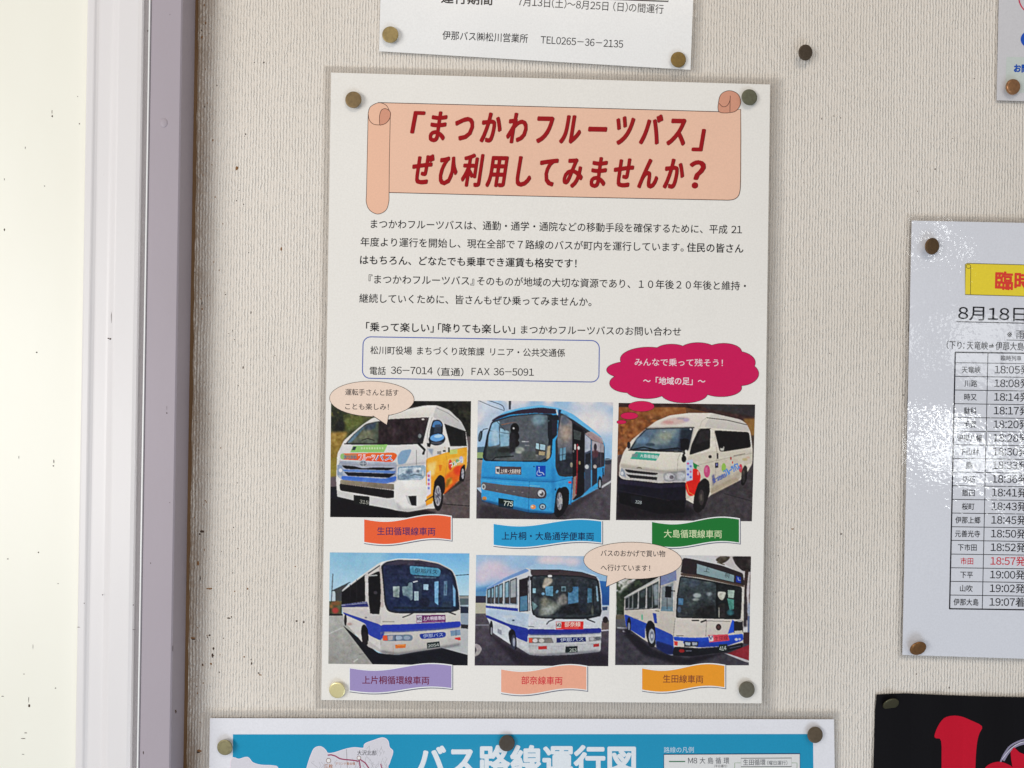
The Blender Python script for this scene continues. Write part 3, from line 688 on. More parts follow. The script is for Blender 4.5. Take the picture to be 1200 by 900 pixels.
    c.ell(148, 726, 17, 15, (190, 140, 80)); c.ell(505, 788, 20, 16, (226, 150, 96)); c.ell(498, 784, 8, 7, (240, 214, 190)); c.ell(574, 786, 26, 24, (52, 66, 84)); c.ell(574, 786, 18, 17, (170, 190, 202)); c.ell(574, 788, 9, 9, (84, 90, 100))
    c.poly([(250, 722), (362, 740), (358, 800), (250, 786)], (24, 40, 38)); c.line([(480, 632), (550, 636)], 8, (150, 196, 216), 0.6)
    for k in range(4): c.ell(240+k*62, 663+k*6, 6, 4, (160, 160, 160), 0.7)
    c.poly([(228, 490), (418, 494), (418, 552), (228, 546)], (86, 72, 76)); c.poly([(230, 493), (260, 494), (258, 546), (230, 544)], (206, 206, 206)); c.poly([(236, 508), (256, 508), (254, 536), (238, 530)], (70, 76, 84))
    c.line([(265, 544), (405, 548)], 3, (170, 150, 140)); c.poly([(526, 487), (597, 487), (597, 566), (526, 566)], (22, 78, 176)); c.ell(511, 492, 6, 5, (30, 60, 100))
    c.line([(548, 508), (550, 534), (574, 536), (584, 552)], 5, (222, 232, 240)); c.ell(548, 500, 5, 5, (222, 232, 240)); c.line([(540, 524), (532, 546), (548, 558), (566, 552)], 4, (222, 232, 240), smooth=True)
    c.ell(776, 608, 14, 9, (206, 72, 60)); c.ell(669, 660, 5, 8, (28, 44, 60)); c.line([(790, 575), (780, 770)], 7, (36, 100, 150))
    # wheels
    c.poly([(655, 830), (668, 720), (700, 650), (745, 635), (770, 670), (766, 770), (720, 850), (680, 870)], (30, 26, 32)); van_wheel(c, 700, 746, 34, 100, (140, 136, 140)); c.ell(704, 742, 14, 26, (196, 192, 192), 0.7)
    c.ell(994, 612, 16, 50, (30, 30, 36)); c.ell(994, 618, 8, 30, (150, 156, 166)); c.line([(740, 850), (660, 838), (480, 832)], 6, (26, 26, 30), 0.6)
    c.tex([(205, 165), (620, 118), (610, 440), (160, 440)], 20, 3, 21); c.tex([(90, 10), (1090, 20), (1080, 440), (1030, 300), (700, 60), (200, 110), (90, 300)], 8, 8, 22)
    c.tex([(690, 110), (800, 160), (1026, 330), (1024, 490), (780, 550), (680, 540)], 26, 3, 23, 2); c.tex([(130, 450), (660, 470), (780, 580), (660, 830), (130, 740)], 7, 7, 24); c.tex([(80, 700), (1080, 560), (1070, 880), (80, 880)], 11, 1.5, 25)
    c.poly([(128, 560), (660, 590), (660, 610), (128, 580)], (30, 100, 150), 0.35, soft=5); c.poly([(128, 730), (480, 810), (650, 826), (650, 845), (480, 835), (128, 750)], (20, 60, 96), 0.6, soft=6); c.poly([(640, 470), (668, 520), (668, 820), (640, 836)], (36, 110, 160), 0.4, soft=8)
    return c

def photo_van_white():
    c = Canvas((112, 78, 52))
    c.poly([(80, 60), (600, 60), (600, 400), (80, 420)], (150, 98, 58), col2=(134, 88, 56), n=9)
    c.poly([(80, 20), (1110, 20), (1110, 180), (780, 100), (600, 60), (80, 54)], (66, 44, 42), n=6); c.poly([(700, 40), (1110, 40), (1110, 130), (760, 70)], (62, 58, 60), soft=6)
    c.clouds((90, 60, 460, 380), (112, 74, 44), 0.45, 7, 4); c.clouds((90, 150, 420, 380), (170, 112, 66), 0.4, 4, 5)
    c.poly([(230, 60), (600, 60), (460, 120), (240, 110)], (156, 106, 62), soft=8); c.line([(130, 200), (134, 270), (170, 230)], 4, (96, 60, 38), 0.6)
    c.poly([(1020, 140), (1110, 140), (1110, 280), (1060, 250)], (148, 112, 66), soft=6); c.poly([(1070, 270), (1110, 260), (1110, 480), (1080, 520)], (80, 66, 60), soft=5)
    c.poly([(80, 410), (160, 400), (160, 900), (80, 900)], (96, 80, 78)); c.poly([(80, 620), (1110, 440), (1110, 900), (80, 900)], (74, 68, 72), n=4); c.line([(880, 690), (1090, 748)], 4, (48, 44, 48)); c.line([(980, 620), (1080, 600)], 4, (90, 84, 88), 0.6)
    c.poly([(90, 700), (500, 740), (720, 830), (560, 880), (90, 880)], (38, 32, 38), soft=16)
    # body
    c.poly([(305, 215), (380, 160), (480, 118), (620, 100), (790, 100), (1000, 148), (1045, 180), (1072, 240), (1086, 360), (1085, 470), (1050, 530), (1000, 590), (930, 625), (780, 700), (700, 790),
            (600, 735), (110, 580), (112, 480), (140, 390), (200, 300)], (220, 212, 200))
    c.poly([(305, 215), (380, 160), (480, 118), (620, 100), (790, 100), (720, 205), (500, 208)], (232, 224, 212), col2=(214, 206, 196)); c.poly([(790, 100), (1000, 148), (1045, 180), (1068, 238), (800, 210), (730, 205)], (212, 206, 198), col2=(196, 190, 184))
    c.line([(750, 134), (900, 152), (1044, 186)], 5, (74, 70, 68)); c.line([(750, 134), (715, 160), (700, 205)], 3, (150, 144, 138), 0.7)
    c.ell(520, 160, 110, 26, (206, 176, 170), 0.8, rot=-0.15, soft=5); c.ell(470, 168, 40, 12, (200, 130, 130), 0.5, soft=4); c.ell(600, 150, 24, 14, (170, 160, 196), 0.7, soft=4); c.ell(560, 140, 30, 9, (150, 150, 160), 0.6, soft=3)
    # windscreen
    c.poly([(302, 218), (500, 206), (655, 208), (615, 380), (180, 374), (240, 280)], (52, 58, 70)); c.poly([(312, 222), (500, 212), (640, 214), (600, 362), (200, 364), (250, 285)], (98, 118, 136), col2=(86, 102, 116))
    c.poly([(400, 224), (540, 216), (470, 330), (320, 332)], (128, 142, 142), soft=12); c.ell(450, 270, 46, 26, (142, 148, 136), soft=8); c.ell(280, 300, 50, 26, (116, 142, 164), soft=8)
    c.poly([(560, 215), (650, 212), (620, 370), (540, 365)], (44, 52, 64), soft=8); c.ell(338, 332, 34, 12, (66, 80, 92), soft=3); c.poly([(556, 290), (600, 288), (600, 330), (560, 332)], (26, 28, 36)); c.ell(440, 234, 12, 5, (150, 160, 166)); c.ell(634, 218, 8, 6, (226, 226, 226))
    c.line([(200, 368), (290, 350), (390, 372), (540, 356), (600, 384)], 9, (24, 26, 34)); c.line([(180, 372), (600, 386)], 8, (22, 22, 28)); c.line([(300, 216), (660, 206)], 6, (44, 46, 54))
    c.ell(180, 336, 13, 26, (40, 40, 50))
    # bonnet, grille, bumper
    c.poly([(160, 378), (600, 390), (612, 520), (440, 532), (300, 528), (140, 500), (120, 450)], (226, 220, 206), col2=(216, 210, 198)); c.line([(560, 390), (540, 440), (536, 520)], 3, (150, 144, 134), 0.8)
    c.poly([(232, 384), (410, 398), (380, 450), (190, 436)], (72, 166, 146)); c.poly([(205, 400), (250, 396), (240, 424), (200, 420)], (130, 140, 140), 0.8)
    c.ell(256, 510, 22, 15, (110, 104, 90)); c.ell(256, 511, 13, 9, (196, 190, 176)); c.line([(244, 503), (270, 503)], 4, (60, 54, 46))
    c.poly([(126, 496), (560, 530), (600, 520), (600, 610), (400, 604), (130, 580), (110, 540)], (196, 192, 188))
    c.poly([(146, 510), (250, 524), (400, 540), (380, 556), (170, 536)], (34, 32, 36)); c.poly([(160, 548), (390, 570), (385, 592), (190, 575)], (38, 36, 40)); c.line([(156, 540), (395, 562)], 6, (176, 176, 180)); c.line([(150, 575), (250, 596), (390, 600)], 7, (176, 172, 172))
    c.poly([(440, 536), (598, 520), (596, 600), (450, 604), (428, 575)], (162, 162, 166)); c.ell(480, 568, 34, 28, (196, 196, 198)); c.ell(494, 570, 16, 15, (120, 116, 118)); c.ell(560, 560, 30, 30, (182, 184, 188), soft=3)
    c.poly([(126, 500), (148, 520), (160, 570), (116, 556)], (150, 156, 168)); c.ell(132, 542, 10, 14, (214, 216, 220))
    c.poly([(98, 550), (130, 584), (400, 612), (600, 606), (600, 740), (590, 800), (380, 800), (150, 760), (100, 700)], (26, 22, 38)); c.poly([(110, 586), (400, 622), (596, 616), (596, 640), (400, 652), (110, 618)], (44, 38, 60), soft=3)
    c.poly([(110, 680), (500, 738), (590, 735), (590, 830), (400, 840), (110, 760)], (18, 14, 20)); c.line([(106, 668), (300, 706), (480, 742)], 4, (64, 56, 66), 0.6)
    c.poly([(196, 702), (276, 714), (276, 770), (196, 756)], (28, 28, 36))
    # side
    c.poly([(600, 470), (620, 410), (790, 380), (1080, 360), (1085, 470), (1040, 480), (990, 590), (780, 690), (770, 600), (700, 590), (660, 700), (598, 735)], (208, 200, 186), col2=(196, 186, 170))
    c.poly([(690, 222), (778, 214), (776, 360), (622, 410), (640, 330)], (34, 30, 32)); c.poly([(700, 232), (770, 228), (768, 300), (670, 330)], (52, 48, 50), soft=5); c.line([(694, 218), (780, 214)], 5, (24, 22, 24))
    c.poly([(806, 226), (1062, 240), (1076, 352), (870, 384), (846, 380)], (26, 20, 22)); c.poly([(850, 352), (880, 346), (876, 376), (850, 376)], (190, 186, 180)); c.ell(862, 352, 12, 7, (30, 26, 26))
    c.poly([(570, 285), (622, 288), (622, 366), (580, 380), (556, 360)], (24, 22, 28)); c.line([(598, 370), (580, 410), (584, 450)], 16, (24, 22, 26)); c.ell(600, 382, 9, 12, (220, 216, 208)); c.ell(584, 436, 18, 26, (22, 22, 26))
    c.ell(776, 420, 13, 12, (28, 24, 24)); c.poly([(824, 394), (837, 394), (836, 436), (824, 434)], (34, 30, 30)); c.line([(690, 480), (900, 430), (1080, 396)], 3, (140, 132, 122), 0.6); c.line([(950, 414), (1030, 398)], 5, (90, 84, 80), 0.7)
    c.line([(805, 225), (828, 400), (806, 640)], 3, (150, 142, 132), 0.7)
    c.poly([(812, 465), (837, 462), (836, 500), (812, 503)], (44, 42, 60)); c.poly([(817, 470), (832, 468), (831, 486), (818, 488)], (120, 120, 170))
    # fruit graphics
    c.ell(753, 527, 23, 47, (196, 84, 130)); c.ell(748, 515, 10, 20, (214, 120, 156), soft=3); c.ell(876, 500, 17, 33, (150, 190, 92)); c.ell(1000, 505, 13, 32, (206, 76, 92)); c.ell(928, 432, 6, 12, (170, 60, 60)); c.ell(940, 462, 5, 9, (200, 60, 60))
    c.poly([(600, 610), (640, 520), (680, 512), (706, 560), (690, 640), (660, 700), (620, 704), (598, 650)], (222, 44, 34), smooth=True); c.ell(688, 540, 7, 16, (250, 190, 180), 0.7); c.line([(604, 620), (620, 680), (660, 704)], 4, (240, 176, 100))
    c.poly([(650, 462), (684, 480), (676, 512), (656, 500)], (40, 140, 84)); c.line([(664, 508), (672, 486), (694, 488)], 6, (40, 130, 76))
    c.poly([(600, 450), (650, 440), (648, 590), (602, 602)], (190, 200, 226)); 
    for k, cc in enumerate([(206, 60, 120), (120, 100, 190), (80, 110, 200), (200, 90, 140), (80, 90, 190), (90, 100, 190)]): c.ell(614+(k % 2)*20, 470+k*20, 9, 8, cc, 0.8)
    for k, (xx, cc) in enumerate(zip((806, 838, 862, 884), ((96, 96, 150), (90, 110, 170), (84, 110, 180), (110, 120, 180)))): c.ell(xx, 590-k*11, 12, 17, cc, 0.55)
    c.poly([(788, 560), (806, 545), (812, 600), (796, 640)], (100, 100, 140), 0.8, soft=3); c.ell(1030, 440, 20, 10, (190, 170, 120), 0.7, soft=3); c.ell(1055, 425, 14, 8, (200, 160, 130), 0.6, soft=3)
    # wheels
    c.poly([(650, 790), (660, 700), (690, 610), (735, 572), (770, 600), (775, 680), (740, 780), (700, 830), (670, 830)], (30, 24, 26)); c.ell(716, 716, 34, 92, (34, 30, 32)); c.ell(712, 718, 20, 58, (66, 60, 60)); c.ell(710, 718, 9, 24, (100, 92, 88), soft=2)
    c.poly([(1000, 620), (1008, 520), (1030, 478), (1050, 500), (1045, 590), (1020, 636)], (30, 24, 26)); c.ell(1022, 566, 11, 46, (58, 52, 54))
    c.poly([(780, 650), (960, 570), (990, 585), (980, 600), (800, 694), (780, 700)], (176, 160, 136), 0.7, soft=4)
    c.tex([(100, 30), (600, 50), (300, 200), (100, 420)], 26, 3, 31); c.tex([(600, 30), (1100, 40), (1090, 240), (1000, 140), (620, 95)], 16, 3, 32); c.tex([(312, 222), (640, 214), (600, 362), (200, 364)], 20, 3, 33, 2)
    c.tex([(690, 222), (1062, 240), (1070, 350), (870, 380), (625, 405)], 18, 3, 34); c.tex([(100, 580), (600, 610), (590, 830), (110, 760)], 18, 4, 35); c.tex([(440, 536), (598, 524), (592, 600), (430, 600)], 30, 2, 36)
    c.tex([(600, 470), (1085, 380), (1080, 470), (780, 690), (600, 730)], 10, 3, 37); c.tex([(90, 800), (1080, 500), (1080, 890), (90, 880)], 12, 1.5, 38); c.tex([(120, 380), (600, 390), (600, 530), (120, 500)], 5, 7, 39)
    c.poly([(300, 205), (660, 200), (660, 212), (300, 222)], (90, 86, 86), 0.5, soft=4); c.poly([(120, 470), (440, 520), (600, 505), (600, 530), (440, 545), (120, 500)], (130, 122, 112), 0.4, soft=6); c.poly([(780, 600), (1000, 520), (1060, 470), (1060, 500), (990, 580), (780, 690)], (150, 138, 124), 0.35, soft=10)
    return c

def photo_coach_dark():
    c = Canvas((170, 206, 226))
    c.poly([(40, 0), (1110, 0), (1110, 420), (40, 420)], (136, 184, 214), col2=(196, 222, 236)); c.poly([(500, 0), (1110, 0), (1110, 220), (500, 220)], (116, 176, 224), col2=(160, 206, 236), soft=40)
    c.line([(984, 184), (1090, 176)], 5, (52, 62, 74)); c.poly([(84, 170), (92, 170), (82, 380), (72, 380)], (110, 120, 128))
    c.poly([(80, 296), (215, 232), (160, 290), (150, 480), (104, 480), (106, 300)], (76, 78, 80)); c.line([(78, 298), (216, 232)], 6, (60, 62, 66)); c.poly([(84, 302), (104, 300), (104, 370), (82, 376)], (190, 206, 214)); c.poly([(60, 372), (155, 370), (155, 478), (58, 480)], (84, 88, 62), n=16)
    c.ell(106, 440, 24, 22, (170, 70, 66), soft=5); c.ell(110, 388, 36, 16, (130, 92, 60), soft=5); c.ell(76, 410, 14, 14, (150, 110, 70), soft=4); c.poly([(55, 462), (160, 466), (160, 480), (55, 480)], (40, 36, 40))
    c.poly([(40, 478), (170, 478), (420, 900), (40, 900)], (172, 172, 168), col2=(150, 148, 144), n=3); c.line([(60, 610), (160, 566)], 8, (196, 196, 192), 0.7); c.line([(240, 816), (270, 796)], 8, (206, 206, 202), 0.7); c.line([(280, 762), (340, 752)], 5, (120, 118, 116), 0.7)
    c.poly([(1000, 330), (1110, 330), (1110, 400), (1000, 400)], (92, 106, 112)); c.poly([(1010, 336), (1100, 334), (1100, 352), (1010, 352)], (150, 150, 146)); c.poly([(1018, 400), (1090, 405), (1088, 578), (1020, 560)], (150, 162, 174)); c.poly([(1020, 410), (1085, 414), (1085, 460), (1020, 460)], (40, 50, 70)); c.poly([(1020, 540), (1080, 545), (1078, 578), (1020, 574)], (50, 46, 54))
    c.poly([(900, 560), (1090, 575), (1090, 780), (880, 710)], (182, 184, 186))
    c.poly([(160, 548), (250, 620), (420, 752), (560, 766), (880, 712), (1090, 770), (1090, 900), (430, 900), (300, 730)], (22, 22, 34))
    # body
    c.poly([(155, 290), (330, 160), (436, 86), (560, 60), (720, 62), (860, 88), (960, 140), (985, 180), (1010, 300), (1022, 430), (1026, 560), (1020, 690), (960, 700), (560, 764), (460, 758),
            (345, 700), (300, 670), (250, 610), (170, 520), (152, 400)], (206, 202, 198))
    c.poly([(436, 86), (560, 60), (720, 62), (700, 76), (540, 74), (440, 112)], (232, 230, 226)); c.poly([(155, 292), (330, 160), (436, 88), (440, 112), (340, 176), (160, 300)], (214, 214, 212)); c.line([(330, 180), (430, 112)], 8, (40, 44, 54))
    c.poly([(152, 305), (322, 178), (326, 374), (152, 396)], (24, 20, 26)); c.line([(215, 250), (212, 388)], 4, (44, 40, 46)); c.line([(262, 216), (262, 384)], 3, (40, 36, 42)); c.poly([(330, 166), (346, 156), (346, 376), (328, 376)], (200, 198, 196))
    c.poly([(152, 396), (340, 376), (350, 414), (152, 416)], (52, 58, 120)); c.line([(152, 402), (340, 384)], 4, (200, 200, 210)); 
    c.poly([(160, 450), (290, 490), (440, 545), (440, 662), (350, 620), (330, 540), (290, 520), (170, 468)], (52, 72, 160)); c.poly([(152, 416), (350, 416), (440, 460), (440, 545), (160, 452)], (206, 200, 196), col2=(190, 186, 186))
    c.ell(208, 400, 30, 5, (60, 60, 110), 0.5); c.ell(330, 492, 10, 6, (130, 130, 140)); c.ell(210, 540, 20, 10, (160, 120, 110), 0.6, soft=4)
    # windscreen
    c.poly([(440, 110), (480, 82), (560, 68), (720, 72), (860, 98), (960, 148), (985, 200), (1005, 300), (1018, 430), (940, 456), (560, 460), (490, 444), (468, 400), (456, 250)], (34, 40, 60))
    c.poly([(456, 116), (560, 84), (720, 86), (860, 110), (950, 156), (975, 240), (1000, 420), (900, 440), (560, 444), (500, 430), (480, 380), (466, 240)], (40, 46, 74), col2=(40, 56, 86), n=4)
    c.poly([(450, 104), (560, 72), (720, 74), (860, 100), (940, 138), (700, 108), (520, 108)], (70, 64, 82), soft=4)
    c.poly([(650, 112), (860, 130), (880, 148), (870, 192), (656, 176)], (92, 150, 178)); c.line([(690, 196), (840, 200)], 12, (100, 124, 140), 0.7)
    c.poly([(528, 265), (576, 262), (574, 345), (530, 340)], (150, 164, 164)); c.poly([(594, 262), (640, 265), (640, 235), (672, 232), (672, 366), (640, 366), (600, 330)], (126, 146, 156)); c.poly([(684, 300), (716, 300), (716, 365), (684, 368)], (176, 198, 206)); c.line([(678, 232), (706, 225)], 8, (206, 214, 214))
    c.poly([(752, 248), (788, 248), (786, 290), (752, 288)], (170, 200, 220)); c.poly([(690, 235), (740, 235), (740, 360), (724, 362), (722, 300), (690, 294)], (52, 64, 84)); c.poly([(832, 230), (862, 226), (860, 402), (834, 380)], (130, 178, 214)); c.poly([(902, 225), (926, 225), (924, 330), (900, 330)], (140, 170, 186)); c.line([(910, 250), (912, 315)], 6, (80, 90, 100))
    c.poly([(966, 250), (986, 290), (986, 410), (970, 408)], (126, 170, 206)); c.poly([(870, 170), (960, 190), (970, 400), (880, 410)], (60, 84, 116), 0.5, soft=6); c.ell(610, 375, 46, 44, (40, 54, 88), soft=4); c.ell(520, 400, 30, 40, (36, 48, 80), soft=4); c.ell(760, 380, 40, 40, (34, 40, 62), soft=5); c.poly([(890, 380), (950, 370), (960, 440), (880, 440)], (60, 74, 92), soft=5)
    c.line([(540, 420), (980, 424)], 16, (32, 44, 62)); c.line([(450, 118), (462, 300), (474, 400), (520, 452), (700, 458), (940, 452), (1015, 430)], 6, (24, 26, 38), smooth=True)
    c.poly([(440, 120), (424, 115), (436, 420), (462, 416), (452, 250)], (186, 176, 170))
    # near-side mirror and pillar
    c.poly([(346, 190), (400, 160), (432, 150), (440, 300), (436, 380), (400, 470), (362, 462), (350, 380)], (22, 18, 24)); c.line([(352, 186), (410, 182)], 8, (180, 182, 182)); c.ell(400, 310, 14, 12, (70, 66, 70)); c.poly([(356, 390), (440, 380), (428, 468), (360, 462)], (26, 22, 26))
    # front
    c.poly([(460, 420), (500, 450), (560, 462), (940, 458), (1020, 436), (1026, 560), (1022, 690), (960, 702), (560, 764), (440, 752), (440, 600), (440, 470)], (212, 208, 202), col2=(186, 182, 178))
    c.poly([(440, 545), (560, 542), (860, 530), (1024, 518), (1024, 562), (860, 582), (600, 598), (440, 596)], (46, 66, 170)); c.poly([(440, 545), (470, 600), (440, 662), (360, 618), (345, 580), (380, 540)], (50, 70, 162))
    c.poly([(452, 620), (660, 616), (676, 636), (668, 662), (452, 664)], (112, 128, 146)); c.poly([(454, 624), (486, 622), (490, 660), (454, 660)], (222, 96, 62)); c.poly([(492, 626), (528, 624), (526, 656), (494, 660)], (176, 170, 170)); c.ell(570, 640, 26, 15, (160, 176, 192)); c.ell(630, 640, 24, 15, (150, 164, 180)); c.line([(545, 622), (545, 662)], 5, (70, 80, 92))
    c.poly([(948, 588), (1022, 580), (1024, 620), (952, 628)], (122, 146, 170)); c.line([(990, 582), (990, 624)], 4, (86, 100, 120)); c.poly([(982, 640), (1022, 634), (1024, 658), (984, 662)], (206, 60, 58)); c.poly([(544, 690), (624, 686), (620, 714), (546, 718)], (214, 122, 62)); c.line([(560, 694), (610, 692)], 6, (236, 160, 90))
    c.poly([(718, 612), (900, 596), (918, 606), (914, 632), (890, 640), (734, 650)], (42, 66, 150)); c.poly([(776, 676), (868, 666), (874, 708), (778, 720)], (46, 58, 60))
    c.line([(600, 490), (640, 476), (690, 452)], 8, (40, 40, 48)); c.line([(930, 450), (985, 470)], 10, (52, 50, 56)); c.poly([(700, 474), (912, 472), (914, 524), (700, 532)], (110, 44, 104)); c.poly([(702, 478), (740, 476), (740, 526), (702, 528)], (196, 190, 200)); c.line([(755, 522), (900, 518)], 3, (170, 120, 170)); c.line([(455, 522), (535, 522)], 9, (140, 136, 132), 0.7)
    c.poly([(940, 640), (1020, 660), (1018, 690), (960, 700), (900, 700)], (186, 182, 180)); c.line([(440, 600), (436, 750)], 3, (150, 146, 144), 0.7); c.line([(530, 700), (530, 762)], 4, (176, 130, 100), 0.4)
    # wheels
    c.poly([(292, 600), (300, 550), (322, 538), (345, 580), (352, 660), (340, 700), (310, 680)], (26, 20, 24)); c.ell(318, 640, 18, 46, (40, 34, 38)); c.ell(180, 510, 10, 42, (36, 30, 34)); c.poly([(345, 660), (460, 740), (460, 758), (345, 705)], (186, 182, 180))
    c.tex([(60, 20), (1090, 20), (1080, 330), (960, 140), (560, 55), (60, 300)], 5, 9, 41); c.tex([(456, 116), (720, 84), (950, 150), (1005, 430), (520, 450)], 34, 2.4, 42); c.tex([(152, 305), (430, 160), (430, 460), (152, 396)], 22, 3, 43)
    c.tex([(440, 600), (1024, 580), (1020, 690), (560, 764), (440, 740)], 8, 5, 44); c.tex([(55, 480), (170, 480), (420, 830), (55, 830)], 9, 1.4, 45); c.tex([(160, 560), (430, 760), (1080, 770), (1080, 840), (430, 840)], 16, 2, 46); c.tex([(152, 416), (440, 460), (440, 740), (250, 610), (152, 450)], 8, 4, 47)
    c.poly([(440, 730), (560, 752), (960, 690), (1020, 676), (1020, 700), (560, 770), (440, 752)], (90, 90, 98), 0.6, soft=7); c.poly([(440, 596), (1024, 560), (1024, 572), (440, 612)], (120, 120, 124), 0.5, soft=4)
    return c

def photo_coach_pink_sky():
    c = Canvas((150, 180, 212))
    c.poly([(60, 0), (1110, 0), (1110, 300), (60, 300)], (160, 186, 216), col2=(146, 186, 220)); c.ell(210, 130, 110, 56, (214, 200, 212), soft=26); c.ell(300, 180, 150, 40, (202, 190, 208), soft=26); c.ell(640, 70, 110, 36, (222, 208, 214), soft=18); c.ell(790, 80, 60, 34, (216, 204, 214), soft=16); c.ell(130, 190, 60, 60, (206, 196, 212), soft=20)
    c.poly([(60, 280), (230, 250), (300, 320), (60, 330)], (90, 140, 186), soft=10); c.poly([(960, 220), (1080, 230), (1080, 400), (960, 400)], (56, 112, 176), col2=(40, 80, 140)); c.poly([(70, 305), (180, 295), (180, 345), (70, 345)], (102, 148, 186), soft=5)
    c.poly([(70, 334), (170, 334), (165, 384), (70, 384)], (58, 56, 74)); c.poly([(70, 384), (160, 384), (160, 462), (70, 462)], (182, 178, 160)); 
    c.poly([(60, 462), (1110, 462), (1110, 900), (60, 900)], (92, 86, 94), col2=(62, 56, 68), n=4); c.line([(80, 548), (180, 546)], 6, (140, 140, 152)); c.poly([(75, 680), (110, 690), (132, 720), (110, 762), (75, 780), (75, 760), (96, 728), (75, 700)], (166, 158, 160)); 
    c.poly([(990, 530), (1070, 520), (1070, 580), (990, 590)], (108, 96, 92)); c.poly([(1000, 410), (1062, 406), (1066, 510), (1000, 520)], (190, 192, 200)); c.poly([(1010, 415), (1050, 412), (1048, 438), (1012, 440)], (60, 80, 110)); c.ell(1034, 508, 20, 24, (46, 36, 40)); c.line([(1005, 588), (1058, 584)], 8, (196, 196, 206))
    c.poly([(180, 600), (350, 720), (480, 768), (640, 772), (1000, 745), (1060, 770), (1060, 900), (400, 860)], (46, 38, 50), soft=10)
    # body
    c.poly([(165, 275), (300, 195), (450, 130), (490, 118), (700, 118), (860, 150), (960, 180), (990, 215), (1008, 330), (1010, 450), (1004, 620), (998, 742), (780, 764), (560, 772), (480, 765), (385, 705), (340, 690), (205, 600), (180, 520), (158, 480), (160, 330)], (206, 210, 216))
    c.poly([(450, 128), (520, 100), (700, 106), (860, 140), (950, 178), (860, 160), (490, 138)], (166, 196, 222)); c.poly([(165, 275), (300, 195), (450, 130), (480, 150), (310, 218), (170, 290)], (122, 152, 200)); c.line([(165, 276), (300, 198), (440, 136)], 4, (176, 196, 220))
    c.poly([(165, 290), (390, 200), (392, 400), (165, 390)], (150, 160, 172))
    for (a_, b_, d_) in ((168, 196, 0), (198, 220, 4), (226, 250, 6), (254, 284, 8), (298, 330, 12), (336, 384, 14)):
        t0 = 285-(a_-168)*0.40; t1 = 285-(b_-168)*0.40
        c.poly([(a_, t0), (b_, t1), (b_, 392), (a_, 388)], (52, 60, 66)); c.poly([(a_+5, t0+8), (b_-5, t1+8), (b_-5, 345), (a_+5, 350)], (136, 168, 184) if a_ < 330 else (158, 164, 168)); c.poly([(a_+5, 346), (b_-4, 340), (b_-4, 384), (a_+5, 382)], (74, 66, 66))
    c.line([(290, 226), (286, 394)], 7, (206, 208, 212)); c.line([(224, 256), (220, 390)], 4, (190, 192, 198)); c.line([(160, 395), (392, 412)], 7, (210, 210, 214))
    c.poly([(158, 404), (394, 424), (394, 446), (158, 420)], (44, 66, 156)); c.poly([(158, 424), (394, 450), (490, 470), (490, 570), (330, 545), (158, 470)], (176, 196, 216), col2=(186, 198, 214)); c.poly([(158, 470), (330, 540), (470, 572), (470, 676), (382, 640), (330, 560), (160, 492)], (44, 62, 152)); c.ell(330, 486, 50, 10, (206, 206, 208), 0.6, soft=4)
    c.poly([(200, 512), (330, 580), (335, 672), (210, 600)], (200, 206, 212)); c.poly([(244, 572), (274, 586), (274, 620), (244, 606)], (130, 136, 146), 0.8); c.ell(360, 512, 10, 7, (70, 86, 110))
    c.poly([(390, 200), (480, 160), (490, 460), (395, 440)], (206, 208, 210)); c.poly([(402, 215), (466, 196), (470, 445), (402, 450)], (44, 36, 44)); c.poly([(410, 340), (462, 330), (464, 440), (408, 446)], (86, 124, 150)); c.ell(476, 204, 15, 18, (36, 30, 34)); c.line([(478, 190), (480, 440)], 7, (160, 160, 166)); c.line([(470, 216), (480, 440)], 3, (60, 60, 66))
    # windscreen
    c.poly([(484, 142), (700, 142), (860, 160), (960, 190), (985, 215), (860, 190), (490, 186)], (74, 62, 66)); c.line([(620, 156), (690, 156)], 10, (44, 38, 40)); c.line([(484, 142), (700, 142), (860, 160), (970, 195)], 4, (44, 38, 44))
    c.poly([(488, 184), (700, 180), (860, 188), (985, 214), (1000, 330), (1006, 450), (985, 492), (900, 500), (600, 500), (530, 490), (496, 460), (488, 330)], (30, 34, 42)); c.poly([(500, 192), (700, 188), (860, 196), (972, 222), (990, 350), (990, 470), (900, 488), (600, 490), (520, 476), (502, 440), (498, 330)], (54, 60, 66), n=5)
    c.poly([(590, 200), (640, 200), (650, 230), (590, 280), (568, 270)], (170, 160, 148), soft=4); c.ell(628, 188, 16, 9, (240, 244, 240)); c.poly([(594, 265), (650, 262), (650, 335), (596, 330)], (104, 148, 176)); c.poly([(712, 264), (745, 264), (745, 300), (712, 300)], (136, 160, 170)); c.poly([(718, 272), (740, 272), (740, 296), (718, 296)], (80, 100, 112)); c.poly([(760, 268), (836, 266), (836, 380), (760, 396)], (88, 132, 164)); c.ell(775, 285, 22, 26, (56, 64, 70)); c.poly([(905, 275), (934, 280), (934, 380), (902, 384)], (80, 120, 142)); c.poly([(964, 260), (974, 262), (984, 370), (972, 374)], (140, 170, 190))
    c.poly([(565, 345), (600, 350), (690, 390), (700, 420), (620, 475), (540, 480), (560, 420)], (128, 132, 124), soft=12); c.poly([(680, 350), (735, 310), (760, 360), (748, 400), (680, 410)], (134, 132, 128), soft=8); c.ell(616, 440, 50, 30, (150, 156, 152), soft=10); c.ell(590, 380, 22, 40, (146, 144, 132), soft=10)
